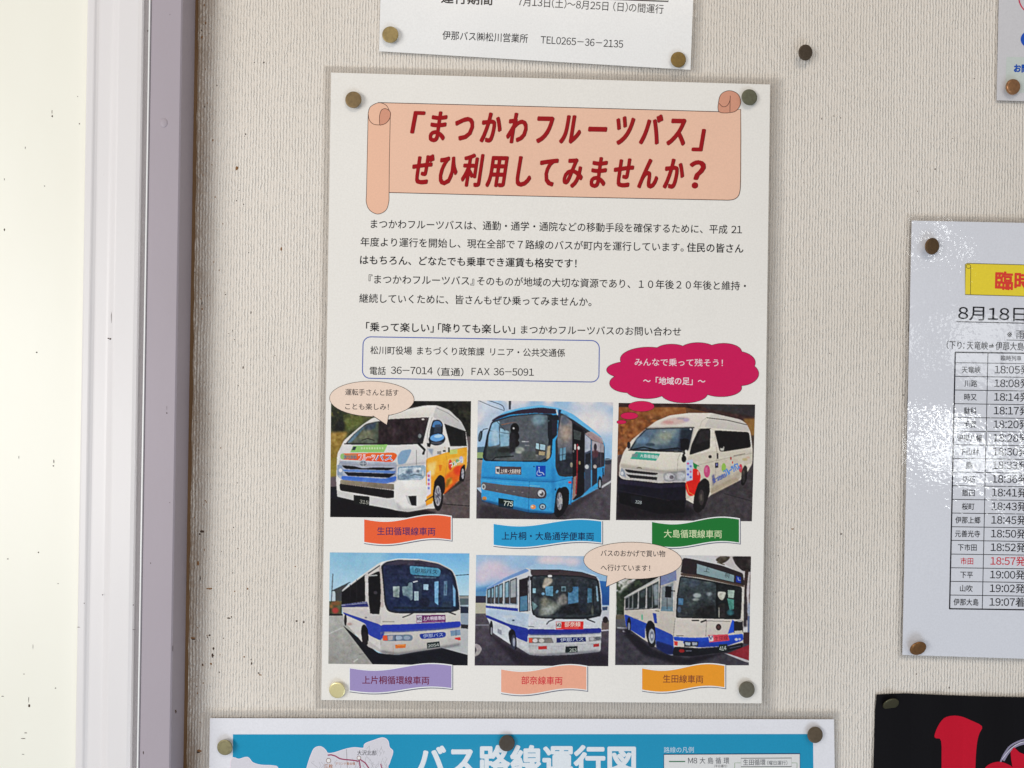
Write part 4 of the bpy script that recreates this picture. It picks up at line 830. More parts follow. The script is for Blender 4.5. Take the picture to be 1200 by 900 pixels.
    c.poly([(502, 278), (524, 278), (524, 312), (502, 312)], (150, 190, 206)); c.poly([(498, 372), (540, 408), (508, 440), (500, 420)], (112, 138, 140)); c.poly([(750, 395), (880, 395), (890, 470), (690, 470), (700, 430)], (40, 42, 48), soft=6); c.ell(800, 400, 40, 10, (28, 28, 34)); c.poly([(840, 240), (900, 240), (895, 460), (846, 440)], (44, 52, 64), 0.8, soft=4); c.line([(944, 250), (950, 460)], 8, (30, 36, 44)); c.ell(940, 440, 10, 40, (120, 124, 110), 0.7, soft=4); c.ell(578, 318, 12, 10, (120, 160, 190)); c.ell(680, 302, 8, 14, (110, 150, 180), rot=0.5)
    c.line([(492, 190), (490, 330), (500, 450), (535, 490), (700, 500), (900, 500), (985, 490), (1006, 440)], 5, (22, 24, 30), smooth=True)
    # front
    c.poly([(490, 460), (530, 492), (600, 504), (900, 504), (1004, 480), (1004, 572), (700, 580), (470, 574), (470, 480)], (204, 208, 214)); c.poly([(468, 574), (700, 580), (1004, 568), (1004, 606), (760, 618), (560, 622), (468, 618)], (40, 52, 140)); 
    c.poly([(464, 620), (760, 620), (1004, 608), (998, 742), (780, 764), (560, 770), (480, 764), (385, 706), (380, 640), (464, 676)], (198, 200, 202), col2=(184, 184, 186)); c.line([(480, 700), (700, 702), (990, 680)], 3, (150, 152, 156), 0.7)
    c.poly([(470, 638), (640, 640), (656, 678), (474, 680)], (124, 122, 120)); c.poly([(473, 640), (502, 642), (498, 676), (474, 674)], (206, 92, 72)); c.ell(520, 660, 18, 15, (214, 208, 206)); c.ell(566, 661, 20, 15, (196, 190, 186)); c.ell(622, 662, 24, 14, (140, 134, 130)); c.poly([(912, 636), (1002, 628), (1002, 660), (914, 668)], (140, 140, 140)); c.ell(935, 648, 15, 13, (180, 180, 182)); c.ell(978, 644, 20, 13, (100, 104, 108))
    c.poly([(676, 640), (890, 634), (892, 668), (676, 676)], (28, 44, 108)); c.poly([(542, 702), (606, 700), (606, 724), (542, 726)], (188, 56, 56)); c.poly([(946, 686), (988, 682), (988, 704), (946, 708)], (176, 52, 54)); c.poly([(742, 704), (830, 700), (830, 746), (740, 750)], (28, 42, 44))
    c.poly([(672, 522), (874, 520), (872, 578), (672, 578)], (212, 48, 46)); c.poly([(674, 524), (712, 524), (710, 568), (674, 570)], (206, 202, 200)); c.line([(740, 568), (835, 568)], 5, (230, 150, 140), 0.8); c.line([(604, 540), (620, 520), (665, 502)], 8, (36, 36, 44)); c.line([(900, 504), (955, 526)], 9, (32, 32, 40)); c.line([(470, 556), (510, 560)], 6, (120, 124, 132))
    # wheels
    c.poly([(322, 600), (345, 570), (372, 590), (384, 660), (384, 730), (352, 720), (330, 660)], (26, 22, 34)); c.ell(362, 672, 18, 56, (60, 62, 80)); c.ell(364, 672, 9, 32, (150, 156, 170)); c.ell(198, 572, 13, 58, (34, 30, 38)); c.ell(200, 590, 7, 28, (140, 144, 152)); c.poly([(382, 650), (470, 690), (480, 764), (386, 706)], (196, 198, 202))
    c.tex([(500, 192), (960, 215), (990, 470), (520, 476)], 40, 2.4, 51); c.tex([(80, 40), (1060, 50), (1050, 240), (700, 100), (160, 270), (80, 300)], 5, 9, 52); c.tex([(165, 290), (480, 190), (470, 450), (165, 390)], 18, 3, 53)
    c.tex([(464, 620), (1004, 608), (998, 742), (560, 770), (464, 700)], 8, 5, 54); c.tex([(80, 470), (1060, 560), (1050, 840), (80, 840)], 13, 1.5, 55); c.tex([(158, 424), (490, 470), (480, 760), (340, 680), (158, 480)], 10, 4, 56)
    c.poly([(385, 700), (480, 756), (560, 762), (998, 730), (998, 750), (560, 778), (480, 770)], (80, 78, 92), 0.6, soft=7); c.poly([(468, 612), (1004, 600), (1004, 614), (468, 626)], (110, 114, 126), 0.5, soft=4)
    return c

def photo_city_bus():
    c = Canvas((206, 204, 206))
    c.poly([(60, 0), (1110, 0), (1110, 480), (60, 480)], (206, 206, 208), col2=(196, 194, 192)); c.poly([(95, 300), (180, 250), (220, 470), (90, 470)], (52, 62, 50), n=14); c.poly([(165, 250), (260, 200), (400, 190), (400, 300), (180, 340)], (38, 44, 40), n=12); c.poly([(150, 200), (230, 210), (170, 260), (110, 320), (95, 300)], (198, 196, 192), soft=10)
    c.clouds((90, 200, 330, 460), (70, 80, 64), 0.5, 4, 8)
    c.poly([(800, 40), (1080, 40), (1080, 480), (1010, 480), (1000, 180)], (196, 190, 190)); c.poly([(935, 44), (1080, 44), (1080, 160), (1010, 150), (960, 100)], (52, 44, 44), n=10); c.poly([(810, 70), (850, 40), (930, 45), (900, 80), (860, 100)], (84, 76, 66), n=20); c.line([(850, 60), (830, 90), (880, 105)], 8, (96, 88, 74)); c.line([(1045, 150), (1030, 300), (1040, 500)], 26, (64, 48, 46)); c.line([(1070, 180), (1060, 480)], 5, (110, 90, 86)); c.poly([(1005, 360), (1045, 360), (1045, 560), (1005, 560)], (60, 56, 60), soft=5)
    c.poly([(1050, 480), (1075, 480), (1075, 600), (1050, 600)], (100, 110, 140)); c.ell(1062, 430, 12, 50, (160, 170, 190), soft=6)
    c.poly([(80, 480), (170, 480), (360, 640), (1080, 640), (1080, 900), (80, 900)], (74, 72, 82), col2=(72, 68, 76), n=4); c.poly([(80, 500), (150, 500), (170, 590), (80, 570)], (96, 94, 100)); c.poly([(86, 470), (150, 470), (150, 500), (86, 505)], (104, 96, 84)); c.line([(100, 566), (170, 570)], 9, (182, 182, 190), 0.8); c.line([(140, 592), (205, 612)], 9, (186, 186, 194), 0.8)
    c.poly([(900, 755), (1065, 690), (1065, 805), (990, 790)], (142, 46, 56)); c.poly([(870, 750), (900, 754), (1065, 808), (1065, 822), (1030, 815)], (188, 184, 188)); c.poly([(1020, 600), (1070, 600), (1070, 690), (1020, 680)], (70, 46, 48))
    c.poly([(150, 560), (300, 680), (380, 740), (600, 790), (1000, 730), (860, 760), (640, 838), (540, 838), (280, 760), (150, 620)], (34, 30, 40), soft=8)
    # body
    c.poly([(150, 340), (250, 280), (410, 190), (540, 130), (590, 58), (640, 62), (860, 110), (1015, 168), (1028, 260), (1022, 420), (1020, 620), (1016, 700), (900, 740), (640, 770), (480, 768), (380, 710), (300, 660), (160, 560), (145, 460)], (206, 200, 192))
    c.poly([(410, 190), (540, 140), (530, 220), (415, 258)], (126, 136, 170)); c.line([(150, 345), (250, 285), (410, 200)], 7, (176, 178, 180)); c.line([(412, 190), (405, 430)], 7, (64, 64, 72))
    c.poly([(152, 348), (400, 222), (400, 425), (152, 434)], (128, 130, 132))
    for (a_, b_) in ((156, 178), (184, 206), (212, 248), (256, 306), (316, 352), (356, 396)):
        t0 = 350-(a_-156)*0.53; t1 = 350-(b_-156)*0.53
        c.poly([(a_, t0+4), (b_, t1+6), (b_-2, 418), (a_, 426)], (42, 50, 50)); 
        if a_ > 250: c.poly([(a_+6, t0+10), (b_-4, t1+12), (b_-8, 340), (a_+14, 350)], (76, 86, 88), soft=3)
    c.poly([(356, 260), (396, 240), (396, 400), (370, 404)], (140, 150, 156), soft=5); c.line([(310, 270), (306, 425)], 7, (196, 194, 192)); c.line([(252, 300), (246, 428)], 5, (190, 190, 190)); c.line([(152, 436), (380, 424)], 5, (60, 60, 62))
    c.poly([(148, 438), (410, 428), (520, 452), (510, 620), (420, 582), (300, 530), (150, 470)], (202, 194, 184), col2=(190, 182, 174)); c.poly([(148, 465), (300, 530), (400, 572), (505, 620), (512, 760), (460, 760), (380, 700), (372, 580), (300, 560), (300, 650), (160, 560)], (44, 78, 168)); c.poly([(380, 660), (505, 700), (512, 765), (460, 762), (380, 715)], (30, 44, 96), soft=4)
    c.poly([(355, 458), (382, 462), (388, 535), (368, 532)], (48, 74, 160)); c.ell(278, 490, 7, 22, (110, 180, 150)); c.line([(215, 495), (250, 502)], 8, (150, 150, 150), 0.6); c.line([(375, 442), (400, 445)], 5, (80, 80, 84))
    c.poly([(415, 262), (520, 220), (522, 452), (412, 444)], (180, 178, 174)); c.poly([(425, 270), (514, 232), (510, 440), (418, 444)], (148, 154, 158), col2=(120, 130, 134)); c.poly([(420, 410), (506, 414), (506, 446), (414, 444)], (110, 136, 150)); c.line([(462, 330), (460, 430)], 6, (90, 90, 92)); c.line([(512, 226), (508, 440)], 8, (206, 202, 196)); c.poly([(448, 262), (494, 264), (492, 346), (446, 344)], (26, 26, 32)); c.line([(494, 296), (516, 298)], 7, (44, 44, 50))
    # head and windscreen
    c.poly([(545, 140), (575, 60), (590, 54), (640, 62), (860, 110), (1018, 168), (1028, 262), (900, 240), (700, 190), (560, 162)], (52, 42, 46)); c.poly([(528, 140), (560, 60), (575, 60), (560, 160), (545, 500), (522, 500), (530, 200)], (200, 196, 190))
    c.poly([(680, 98), (952, 182), (950, 232), (678, 170)], (146, 166, 170), col2=(132, 156, 160)); c.poly([(966, 186), (1002, 196), (1002, 240), (966, 232)], (34, 62, 150)); c.line([(980, 200), (984, 218), (996, 220)], 4, (210, 220, 236)); c.poly([(560, 164), (700, 182), (1026, 256), (1024, 270), (700, 200), (560, 184)], (88, 72, 64))
    c.poly([(556, 186), (700, 206), (1010, 268), (1006, 420), (1000, 506), (524, 494), (532, 330)], (26, 30, 34)); c.poly([(562, 196), (820, 240), (818, 490), (534, 486), (542, 330)], (66, 76, 82), col2=(54, 58, 60)); c.clouds((560, 230, 810, 460), (86, 96, 96), 0.4, 7, 9)
    c.ell(680, 330, 30, 16, (196, 206, 206), 0.8, soft=4); c.ell(672, 360, 26, 10, (190, 198, 196), 0.7, soft=4); c.ell(770, 320, 22, 14, (176, 188, 190), 0.7, soft=4); c.ell(650, 240, 60, 26, (74, 84, 96), soft=10); c.poly([(545, 350), (580, 352), (578, 400), (545, 398)], (82, 120, 150)); c.ell(550, 434, 14, 22, (80, 96, 112), soft=3)
    c.poly([(690, 425), (800, 400), (820, 490), (660, 488)], (36, 34, 36), soft=6); c.poly([(836, 252), (1004, 284), (1000, 500), (836, 492)], (34, 36, 40)); c.poly([(832, 300), (895, 305), (880, 350), (862, 370), (832, 340)], (196, 196, 184)); c.poly([(905, 290), (955, 292), (948, 350), (908, 345)], (176, 196, 184)); c.poly([(900, 350), (950, 360), (950, 430), (920, 440)], (84, 140, 130)); c.ell(925, 455, 26, 22, (56, 100, 110), soft=4); c.poly([(836, 400), (880, 380), (890, 490), (836, 490)], (52, 48, 50)); c.line([(840, 420), (842, 490)], 6, (170, 170, 160)); c.line([(826, 240), (824, 494)], 10, (22, 24, 28)); c.poly([(960, 280), (1004, 290), (1000, 420), (964, 410)], (30, 28, 32))
    # front
    c.poly([(524, 496), (940, 508), (905, 612), (760, 630), (520, 632), (508, 600)], (212, 204, 196), col2=(200, 192, 184)); c.line([(750, 516), (744, 628)], 3, (120, 114, 110)); c.line([(752, 516), (922, 520)], 4, (110, 106, 104)); c.ell(838, 562, 20, 24, (58, 40, 42)); c.ell(838, 562, 10, 12, (92, 64, 60)); c.line([(645, 512), (692, 514)], 10, (34, 34, 38)); c.line([(712, 524), (745, 512)], 12, (28, 28, 32)); c.line([(520, 500), (506, 640)], 3, (120, 114, 112))
    c.poly([(938, 508), (960, 520), (950, 600), (905, 612)], (40, 90, 200)); c.poly([(950, 520), (1016, 514), (1018, 600), (950, 604)], (40, 38, 44)); c.ell(994, 516, 20, 8, (170, 170, 166)); c.poly([(955, 590), (1014, 586), (1014, 616), (955, 618)], (196, 192, 180))
    c.poly([(508, 630), (640, 640), (770, 636), (1018, 610), (1018, 660), (900, 700), (690, 712), (512, 660)], (40, 92, 206), col2=(30, 60, 150)); c.line([(508, 634), (700, 642), (770, 634)], 3, (90, 130, 210)); c.line([(530, 625), (580, 626)], 6, (96, 92, 92), 0.8)
    c.poly([(510, 660), (580, 664), (576, 702), (512, 698)], (206, 200, 196)); c.poly([(512, 664), (540, 668), (538, 698), (514, 696)], (210, 70, 62)); c.poly([(586, 664), (690, 668), (688, 704), (586, 706)], (40, 46, 58)); c.poly([(594, 672), (632, 674), (630, 696), (596, 694)], (170, 178, 188)); c.poly([(644, 672), (682, 674), (680, 694), (646, 696)], (160, 168, 180)); c.ell(968, 652, 12, 10, (186, 190, 206)); c.ell(992, 650, 10, 9, (170, 176, 196))
    c.poly([(510, 704), (700, 716), (900, 702), (1018, 672), (1014, 712), (900, 742), (640, 776), (500, 770)], (24, 24, 34)); c.ell(568, 736, 20, 13, (150, 44, 44)); c.line([(600, 736), (640, 736)], 6, (150, 156, 170)); c.line([(920, 716), (1000, 700)], 5, (90, 94, 110)); c.poly([(840, 690), (902, 684), (902, 736), (840, 742)], (40, 52, 52))
    c.poly([(762, 620), (906, 614), (918, 660), (770, 674)], (212, 82, 96)); c.poly([(764, 624), (798, 622), (800, 664), (768, 668)], (200, 196, 206)); c.line([(768, 628), (782, 650), (792, 630)], 7, (50, 50, 90))
    # wheels
    c.poly([(302, 560), (320, 516), (345, 512), (370, 540), (376, 600), (376, 700), (345, 716), (310, 640)], (24, 22, 28)); c.ell(346, 634, 30, 74, (34, 32, 38)); c.ell(348, 628, 22, 54, (168, 172, 182)); c.ell(350, 628, 14, 36, (120, 126, 140)); c.ell(350, 628, 8, 16, (186, 190, 200))
    c.ell(182, 545, 15, 58, (30, 28, 36)); c.ell(182, 556, 8, 28, (136, 142, 156))
    c.tex([(562, 196), (1004, 270), (1000, 490), (534, 486)], 36, 2.4, 61); c.tex([(85, 200), (410, 190), (150, 340), (145, 480), (85, 480)], 26, 2.2, 62); c.tex([(152, 348), (410, 210), (520, 220), (510, 440), (152, 430)], 24, 2.6, 63)
    c.tex([(148, 438), (520, 452), (940, 508), (900, 620), (510, 620), (150, 480)], 7, 5, 64); c.tex([(160, 490), (500, 620), (1018, 620), (1010, 720), (500, 770), (160, 560)], 14, 3, 65); c.tex([(80, 500), (360, 720), (1060, 700), (1060, 840), (80, 840)], 13, 1.5, 66); c.tex([(1010, 40), (1080, 40), (1080, 600), (1015, 600)], 24, 2, 67)
    return c

# ------------------------------------------------------------------ brass drawing pins
def brass(name, c, rough, tarnish):
    M = N(name); c = tuple(q*0.86 for q in c) if c[0] < 220 else c
    col = M.mix(M.ramp(M.noise(520, 4, 0.6), 0.4, 0.75, 0, tarnish), alb(c, 1.0), alb((70, 58, 44)))
    M.bsdf(Base_Color=col, Metallic=0.6, Roughness=rough+0.08, Normal=M.bump(M.noise(900, 2), 0.00004))
    return M.m
def lathe(name, prof, mat, parent, loc, mtx, seg=40, smooth=True):
    bm = bmesh.new(); rings = []
    for r, h in prof:
        if r < 1e-9: rings.append([bm.verts.new(Vector(loc)+mtx @ Vector((0, -h, 0)))])
        else: rings.append([bm.verts.new(Vector(loc)+mtx @ Vector((r*math.cos(2*math.pi*i/seg), -h, r*math.sin(2*math.pi*i/seg)))) for i in range(seg)])
    for a, b in zip(rings, rings[1:]):
        for i in range(seg):
            j = (i+1) % seg
            q = [a[i % len(a)], a[j % len(a)], b[j % len(b)], b[i % len(b)]]
            u = []
            for v in q:
                if v not in u: u.append(v)
            if len(u) > 2: bm.faces.new(u)
    bmesh.ops.recalc_face_normals(bm, faces=bm.faces[:])
    me = bpy.data.meshes.new(name); bm.to_mesh(me); bm.free()
    for p_ in me.polygons: p_.use_smooth = smooth
    return link_mesh(name, me, mat, parent)
PINMAT = {}
def pin(u, v, d, col, label, tilt=(0.0, 0.0), lift=1.2, r=5.45, dome=0.30, tarnish=0.4, rough=0.42):
    """a drawing pin pushed through a sheet lying d mm off the wall; tilt = (turn about x, about z) in degrees"""
    h = d+lift
    c = P(u, v, h)
    lift = lift+0.6; c = P(u, v, d+lift)
    root = root_at('drawing_pin', (c[0], 0.0, c[2])); tag(root, label, 'drawing pin', 'brass drawing pins in the papers and the wall')
    key = (col, rough, tarnish)
    if key not in PINMAT: PINMAT[key] = brass('tarnished_brass_tilt_tone', col, rough, tarnish)  # tint and tarnish also paint in how bright each tilted head looks
    mtx = (Matrix.Rotation(math.radians(tilt[0]), 3, 'X') @ Matrix.Rotation(math.radians(tilt[1]), 3, 'Z'))
    R = r/1000.0; k = dome/1000
    prof = [(0, k), (R*0.35, k*0.97), (R*0.7, k*0.88), (R*0.86, k*0.80), (R*0.90, k*0.74), (R*0.955, k*0.35), (R*0.99, 0.0), (R, -0.0002), (R*0.985, -0.00048), (R*0.93, -0.0006), (R*0.85, -0.0005), (0, -0.0004)]
    lathe('head', prof, PINMAT[key], root, c, mtx)
    lathe('needle', [(0, 0.0002), (0.0006, 0.0), (0.0006, -0.0045), (0.0004, -0.006), (0, -0.009)], PINMAT[key], root, Vector(c)+mtx @ Vector((0, 0.0004, 0)), mtx, seg=12)
    return root

# ------------------------------------------------------------------ main poster
def dmain(u, v):
    s = (u-384)/515.0; t = (v-90)/735.0
    return 0.8 + 2.2*max(0, s)**2 + 0.6*math.sin(math.pi*t)*(0.4+0.9*s) + 0.10*math.sin(u*0.045+1.0)*math.sin(v*0.011)
pc = [(388, 85), (902.5, 99), (892.5, 824.3), (376.5, 820.3)]
A = Sheet('bus_poster', pc, dmain, 'smooth', 'large white poster with a peach scroll headline in red and six pictures of buses', 'poster')
A.paper((226, 223, 218)); A.margin('film_margin', 8.5, 8, 12, 10)
PE = (234, 186, 162); PED = (205, 146, 122); OL = (58, 30, 26)
body = [(443, 120.3), (640, 125.2), (843, 131.2), (843, 120), (868, 120)] 
scroll = catmull([(443, 120.2), (640, 125.2), (845, 131)], 6, False) + [(868, 128)] + catmull([(868.2, 160), (868, 200), (867.8, 214), (867.4, 222), (865.6, 229), (861, 233.2), (854, 234.5), (846, 234.4), (830, 234.1), (640, 230.2), (456, 225.6)], 6, False) + [(456, 150), (443, 140)]
sb = A.build('headline_scroll', [scroll], A.ink(PE), 2)
OUTL = []
OUTL += ribbon(scroll[:-2], 0.75)
roll = catmull([(431.4, 133), (434, 125.2), (444, 120.4), (453, 123.8), (457.4, 133)], 5, False) + catmull([(456.2, 190), (455.9, 225), (455.5, 237), (452, 246.5), (442.6, 250.8), (433.2, 246.2), (429.3, 237), (429.5, 225), (430.2, 190)], 6, False)
A.build('headline_roll', [roll], A.ink((236, 182, 156)), 3, sb); OUTL += ribbon(roll, 0.6, True)
tear = catmull([(445, 145.6), (444.8, 136), (447, 129), (452, 127.3), (457.2, 131), (457, 138), (452.5, 144.2), (446.5, 146.4)], 4)
A.build('roll_end', [tear], A.ink(PED), 4, sb); A.build('curl_outline', ribbon(tear, 0.6, True) + ribbon(catmull([(431.4, 134), (433, 141), (438, 145.6), (445, 146.4)], 5, False), 0.6), A.ink(OL), 5, sb)
cr = catmull([(842.7, 131), (842.5, 117), (846, 109.5), (854.5, 106.2), (864, 109.5), (868, 118), (866, 126), (859, 131.4)], 5)
A.build('roll_end', [cr], A.ink(PED), 4, sb); A.build('curl_outline', ribbon(cr, 0.6, True) + ribbon(catmull([(842.6, 121), (847, 125), (852, 123.8), (855.3, 118), (855.8, 112)], 5, False), 0.6) + ribbon([(855.6, 116), (855.4, 131.2)], 0.6), A.ink(OL), 5, sb)
A.build('scroll_outline', OUTL, A.ink(OL), 3.6, sb, cut=False)
RED = (150, 6, 14)
hl = [('「', 481, 166.0, 496.5, 166.4, 38, 0.024, 0.16), ('まつかわフルーツバス', 503, 167.0, 802.5, 172.2, 41, 0.024, 0.18, 0.80), ('」', 811, 176.0, 825.5, 176.3, 38, 0.024, 0.16),
      ('ぜひ利用してみませんか', 483.5, 216.8, 800, 222.5, 41, 0.0235, 0.18, 0.82), ('？', 808, 222.8, 825, 223.3, 41, 0.024, 0.10)]
dk = [(q[0], q[1]+0.6, q[2]+0.2, q[3]+0.7, q[4]+0.2)+q[5:] for q in hl]
A.text(dk, (92, 12, 18), 4.4, sb, name='headline_shadow'); A.text(hl, RED, 5.4, sb, name='headline')
T = (20, 18, 22); b1 = 0.008; b2 = 0.017
A.text([('まつかわフルーツバスは、通勤・通学・通院などの移動手段を確保するために、平成 21', 434.5, 267.6, 869.5, 274.3, 11.6, b1),
        ('年度より運行を開始し、現在全部で７路線のバスが町内を運行しています。', 422.5, 288.6, 801, 295.0, 11.6, b1), ('住民の皆さん', 805, 295.1, 871, 296.6, 11.6, b2),
        ('はもちろん、どなたでも乗車でき運賃も格安です！', 422, 309.8, 675.5, 314, 11.6, b2),
        ('『まつかわフルーツバス』', 432, 332.4, 555.5, 334.4, 11.6, b1), ('そのものが地域の大切な資源であり、１０年後２０年後と維持・', 559, 334.6, 874, 340.4, 11.6, b1),
        ('継続していくために、皆さんもぜひ乗ってみませんか。', 421, 354.7, 693, 359, 11.6, b1)], T, 2, name='body_text')
A.text([('「乗って楽しい」', 429, 388.2, 508, 389.6, 11.6, b2), ('「降りても楽しい」', 513.3, 389.7, 603.3, 391.2, 11.6, b2), ('まつかわフルーツバスのお問い合わせ', 610.5, 391.3, 798, 393.8, 11.2, b1)], T, 2, name='body_text')
box = rrect((425.6, 394.6), (702.4, 399.2), (701.8, 447.8), (424.6, 443.2), 9)
cb = A.build('contact_box', ribbon(box, 1.1, True), A.ink((72, 92, 168)), 2, cut=False)
A.text([('松川町役場', 434, 415, 482.5, 415.7, 10.4, b1), ('まちづくり政策課', 488.8, 415.8, 567.5, 417, 10.4, b1), ('リニア・公共交通係', 574.5, 417, 662, 418.4, 10.4, b1),
        ('電話', 433.3, 439.2, 452, 439.4, 10.4, b1), ('36-7014', 458, 438.8, 507, 439.6, 11.2, 0.004), ('（直通）', 512.5, 440.3, 543, 440.8, 10.4, b1), ('FAX 36-5091', 552.5, 440.2, 625.5, 441.2, 11.2, 0.004)], T, 2, cb)
# printed photographs
def bus_photo(fn, ox, oy, quad, label, texts):
    c = fn(); a = c.finish()
    TL, TR, BR, BL = [np.array(q, float) for q in quad]
    nu, nv = 236, 200
    U, V = np.meshgrid(np.linspace(0, 1, nu), np.linspace(0, 1, nv))
    Q = ((1-U)*(1-V))[..., None]*TL+(U*(1-V))[..., None]*TR+(U*V)[..., None]*BR+((1-U)*V)[..., None]*BL
    x = np.clip(Q[..., 0]/c.K-0.5, 0, c.w-1.01); y = np.clip(Q[..., 1]/c.K-0.5, 0, c.h-1.01)
    xi, yi = x.astype(int), y.astype(int); fx, fy = (x-xi)[..., None], (y-yi)[..., None]
    col = (a[yi, xi]*(1-fx)+a[yi, xi+1]*fx)*(1-fy)+(a[yi+1, xi]*(1-fx)+a[yi+1, xi+1]*fx)*fy
    col = np.clip(col/255, 0, 1); col = 255*(col + 0.16*(col*col*(3-2*col)-col)*1.6 - 0.035*(1-col))
    col = np.clip(lin(np.clip(col, 0, 255))*PHK/ILL, 0, 0.9)
    co = np.array([A.W(ox+q[0]/6.25, oy+q[1]/6.25, 1.5) for q in Q.reshape(-1, 2)])
    me = bpy.data.meshes.new('bus_photo'); nverts = nu*nv; nq = (nu-1)*(nv-1)
    I = np.arange(nverts).reshape(nv, nu)
    qd = np.stack([I[:-1, :-1], I[1:, :-1], I[1:, 1:], I[:-1, 1:]], -1).reshape(-1)
    me.vertices.add(nverts); me.vertices.foreach_set('co', co.reshape(-1))
    me.loops.add(nq*4); me.loops.foreach_set('vertex_index', qd.astype(np.int32))
    me.polygons.add(nq); me.polygons.foreach_set('loop_start', np.arange(0, nq*4, 4, dtype=np.int32)); me.polygons.foreach_set('loop_total', np.full(nq, 4, dtype=np.int32))
    me.update(calc_edges=True)
    at = me.color_attributes.new('print', 'FLOAT_COLOR', 'POINT')
    at.data.foreach_set('color', np.concatenate([col.reshape(-1, 3), np.ones((nverts, 1))], 1).reshape(-1).astype(np.float32))
    o = link_mesh('bus_photo', me, ink(None, 'smooth', 'printed_photo', True), A.root); o['label'] = label
    for t in texts:
        s_, x0, y0, x1, y1, em, colr = t[:7]; bold = t[7] if len(t) > 7 else 0.01; ly = t[8] if len(t) > 8 else 2.5
        A.text([(s_, ox+x0/6.25, oy+y0/6.25, ox+x1/6.25, oy+y1/6.25, em/6.25, bold, t[9] if len(t) > 9 else 0)], colr, ly, o)
PHK = 0.86
bus_photo(photo_van_orange, 376, 468, [(75, 10), (1100, 13), (1090, 872), (68, 862)], 'picture of a white and yellow van with a long bonnet banner',
          [('フルーツ', 276, 446, 396, 448, 50, (240, 236, 230), 0.06, 2.5), ('フルーツ', 278, 444, 394, 446, 44, (214, 50, 60), 0.012, 3.5), ('バス', 400, 448, 524, 450, 50, (240, 238, 236), 0.06, 2.5), ('バス', 403, 446, 522, 448, 44, (60, 100, 180), 0.012, 3.5),
           ('まつかわ', 172, 436, 262, 438, 30, (70, 110, 140), 0.02), ('315', 282, 762, 346, 772, 34, (170, 170, 160), 0.0), ('フルーツ', 955, 500, 1050, 462, 40, (220, 226, 236), 0.03)])
bus_photo(photo_bus_blue, 544, 468, [(100, 8), (1092, 22), (1068, 885), (88, 873)], 'picture of a light blue low-floor bus with its door open',
          [('775', 286, 780, 354, 788, 46, (214, 224, 214), 0.01), ('上片桐・大島通学便', 266, 540, 412, 544, 34, (226, 214, 206), 0.01)])
bus_photo(photo_van_white, 708, 468, [(106, 26), (1106, 38), (1082, 893), (86, 884)], 'picture of a white van with a red apple on its side',
          [('328', 226, 762, 272, 770, 30, (190, 200, 200), 0.0), ('大島循環線', 262, 424, 392, 436, 28, (220, 232, 226), 0.01), ('まつかわ', 806, 616, 894, 570, 40, (70, 90, 160), 0.03, 2.5), ('フルーツバス', 896, 566, 1000, 508, 60, (80, 130, 200), 0.04, 2.5)])
bus_photo(photo_coach_dark, 376, 645, [(66, 15), (1088, 22), (1075, 843), (55, 830)], 'picture of a white coach with blue stripes and a purple route board',
          [('伊那バス', 686, 164, 850, 176, 38, (24, 36, 56), 0.0), ('上片桐循環線', 748, 514, 908, 508, 30, (232, 214, 232), 0.012), ('M2', 706, 516, 738, 514, 30, (30, 30, 40), 0.02), ('伊那バス', 750, 642, 896, 630, 30, (176, 190, 222), 0.0), ('2054', 786, 712, 866, 702, 26, (200, 206, 200), 0.0)])
bus_photo(photo_coach_pink_sky, 544, 645, [(88, 33), (1068, 45), (1055, 848), (76, 843)], 'picture of a white coach with blue stripes under a pink evening sky',
          [('部奈線', 736, 560, 852, 558, 38, (240, 214, 200), 0.012), ('M3', 678, 564, 708, 562, 34, (24, 24, 30), 0.02), ('伊那バス', 704, 670, 874, 664, 30, (196, 206, 226), 0.0), ('263', 772, 746, 822, 744, 34, (196, 206, 196), 0.0)])
bus_photo(photo_city_bus, 708, 645, [(90, 30), (1076, 42), (1060, 842), (80, 840)], 'picture of a large city bus in white over blue',
          [('上', 728, 156, 770, 164, 46, (40, 50, 52), 0.0), ('桐', 880, 196, 914, 204, 40, (40, 50, 52), 0.0), ('生田線', 810, 664, 908, 656, 36, (120, 20, 40), 0.01), ('414', 846, 738, 896, 732, 40, (206, 214, 206), 0.0)])
# wavy caption banners
def caption(x0, x1, yt, yb, col, text, tx0, tx1, ty, tcol, label):
    def wave(s, off=0): return off + 3.8*math.sin(2*math.pi*(s*0.92+0.02))*(1.0) - 1.2*s
    n = 28
    def shape(e, ex):
        top = []; bot = []
        for i in range(n+1):
            s = i/n; x = x0-ex+(x1-x0+2*ex)*s
            top.append((x, yt+wave(s)*0.95-e)); bot.append((x, yb+wave(s)*0.85+e))
        return top+bot[::-1]
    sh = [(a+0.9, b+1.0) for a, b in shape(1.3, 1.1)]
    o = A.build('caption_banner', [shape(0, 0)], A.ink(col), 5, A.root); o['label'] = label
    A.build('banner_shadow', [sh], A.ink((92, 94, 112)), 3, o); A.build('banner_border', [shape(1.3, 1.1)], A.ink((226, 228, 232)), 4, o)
    A.text([(text, tx0, ty, tx1, ty+0.7, 10.2, 0.012)], tcol, 6.2, o)
caption(426.8, 528.3, 608.2, 634.6, (226, 94, 52), '生田循環線車両', 442, 510, 626.9, (70, 42, 96), 'orange wavy caption banner')
caption(578.5, 704.7, 613.6, 638, (40, 150, 200), '上片桐・大島通学便車両', 588, 695.8, 632.6, (18, 30, 72), 'blue wavy caption banner')
caption(764, 866, 611.2, 638, (26, 112, 46), '大島循環線車両', 778, 845.8, 630, (200, 214, 170), 'green wavy caption banner')
caption(410, 529, 782.8, 808.5, (152, 138, 186), '上片桐循環線車両', 424.5, 502.9, 801.4, (108, 24, 58), 'purple wavy caption banner')
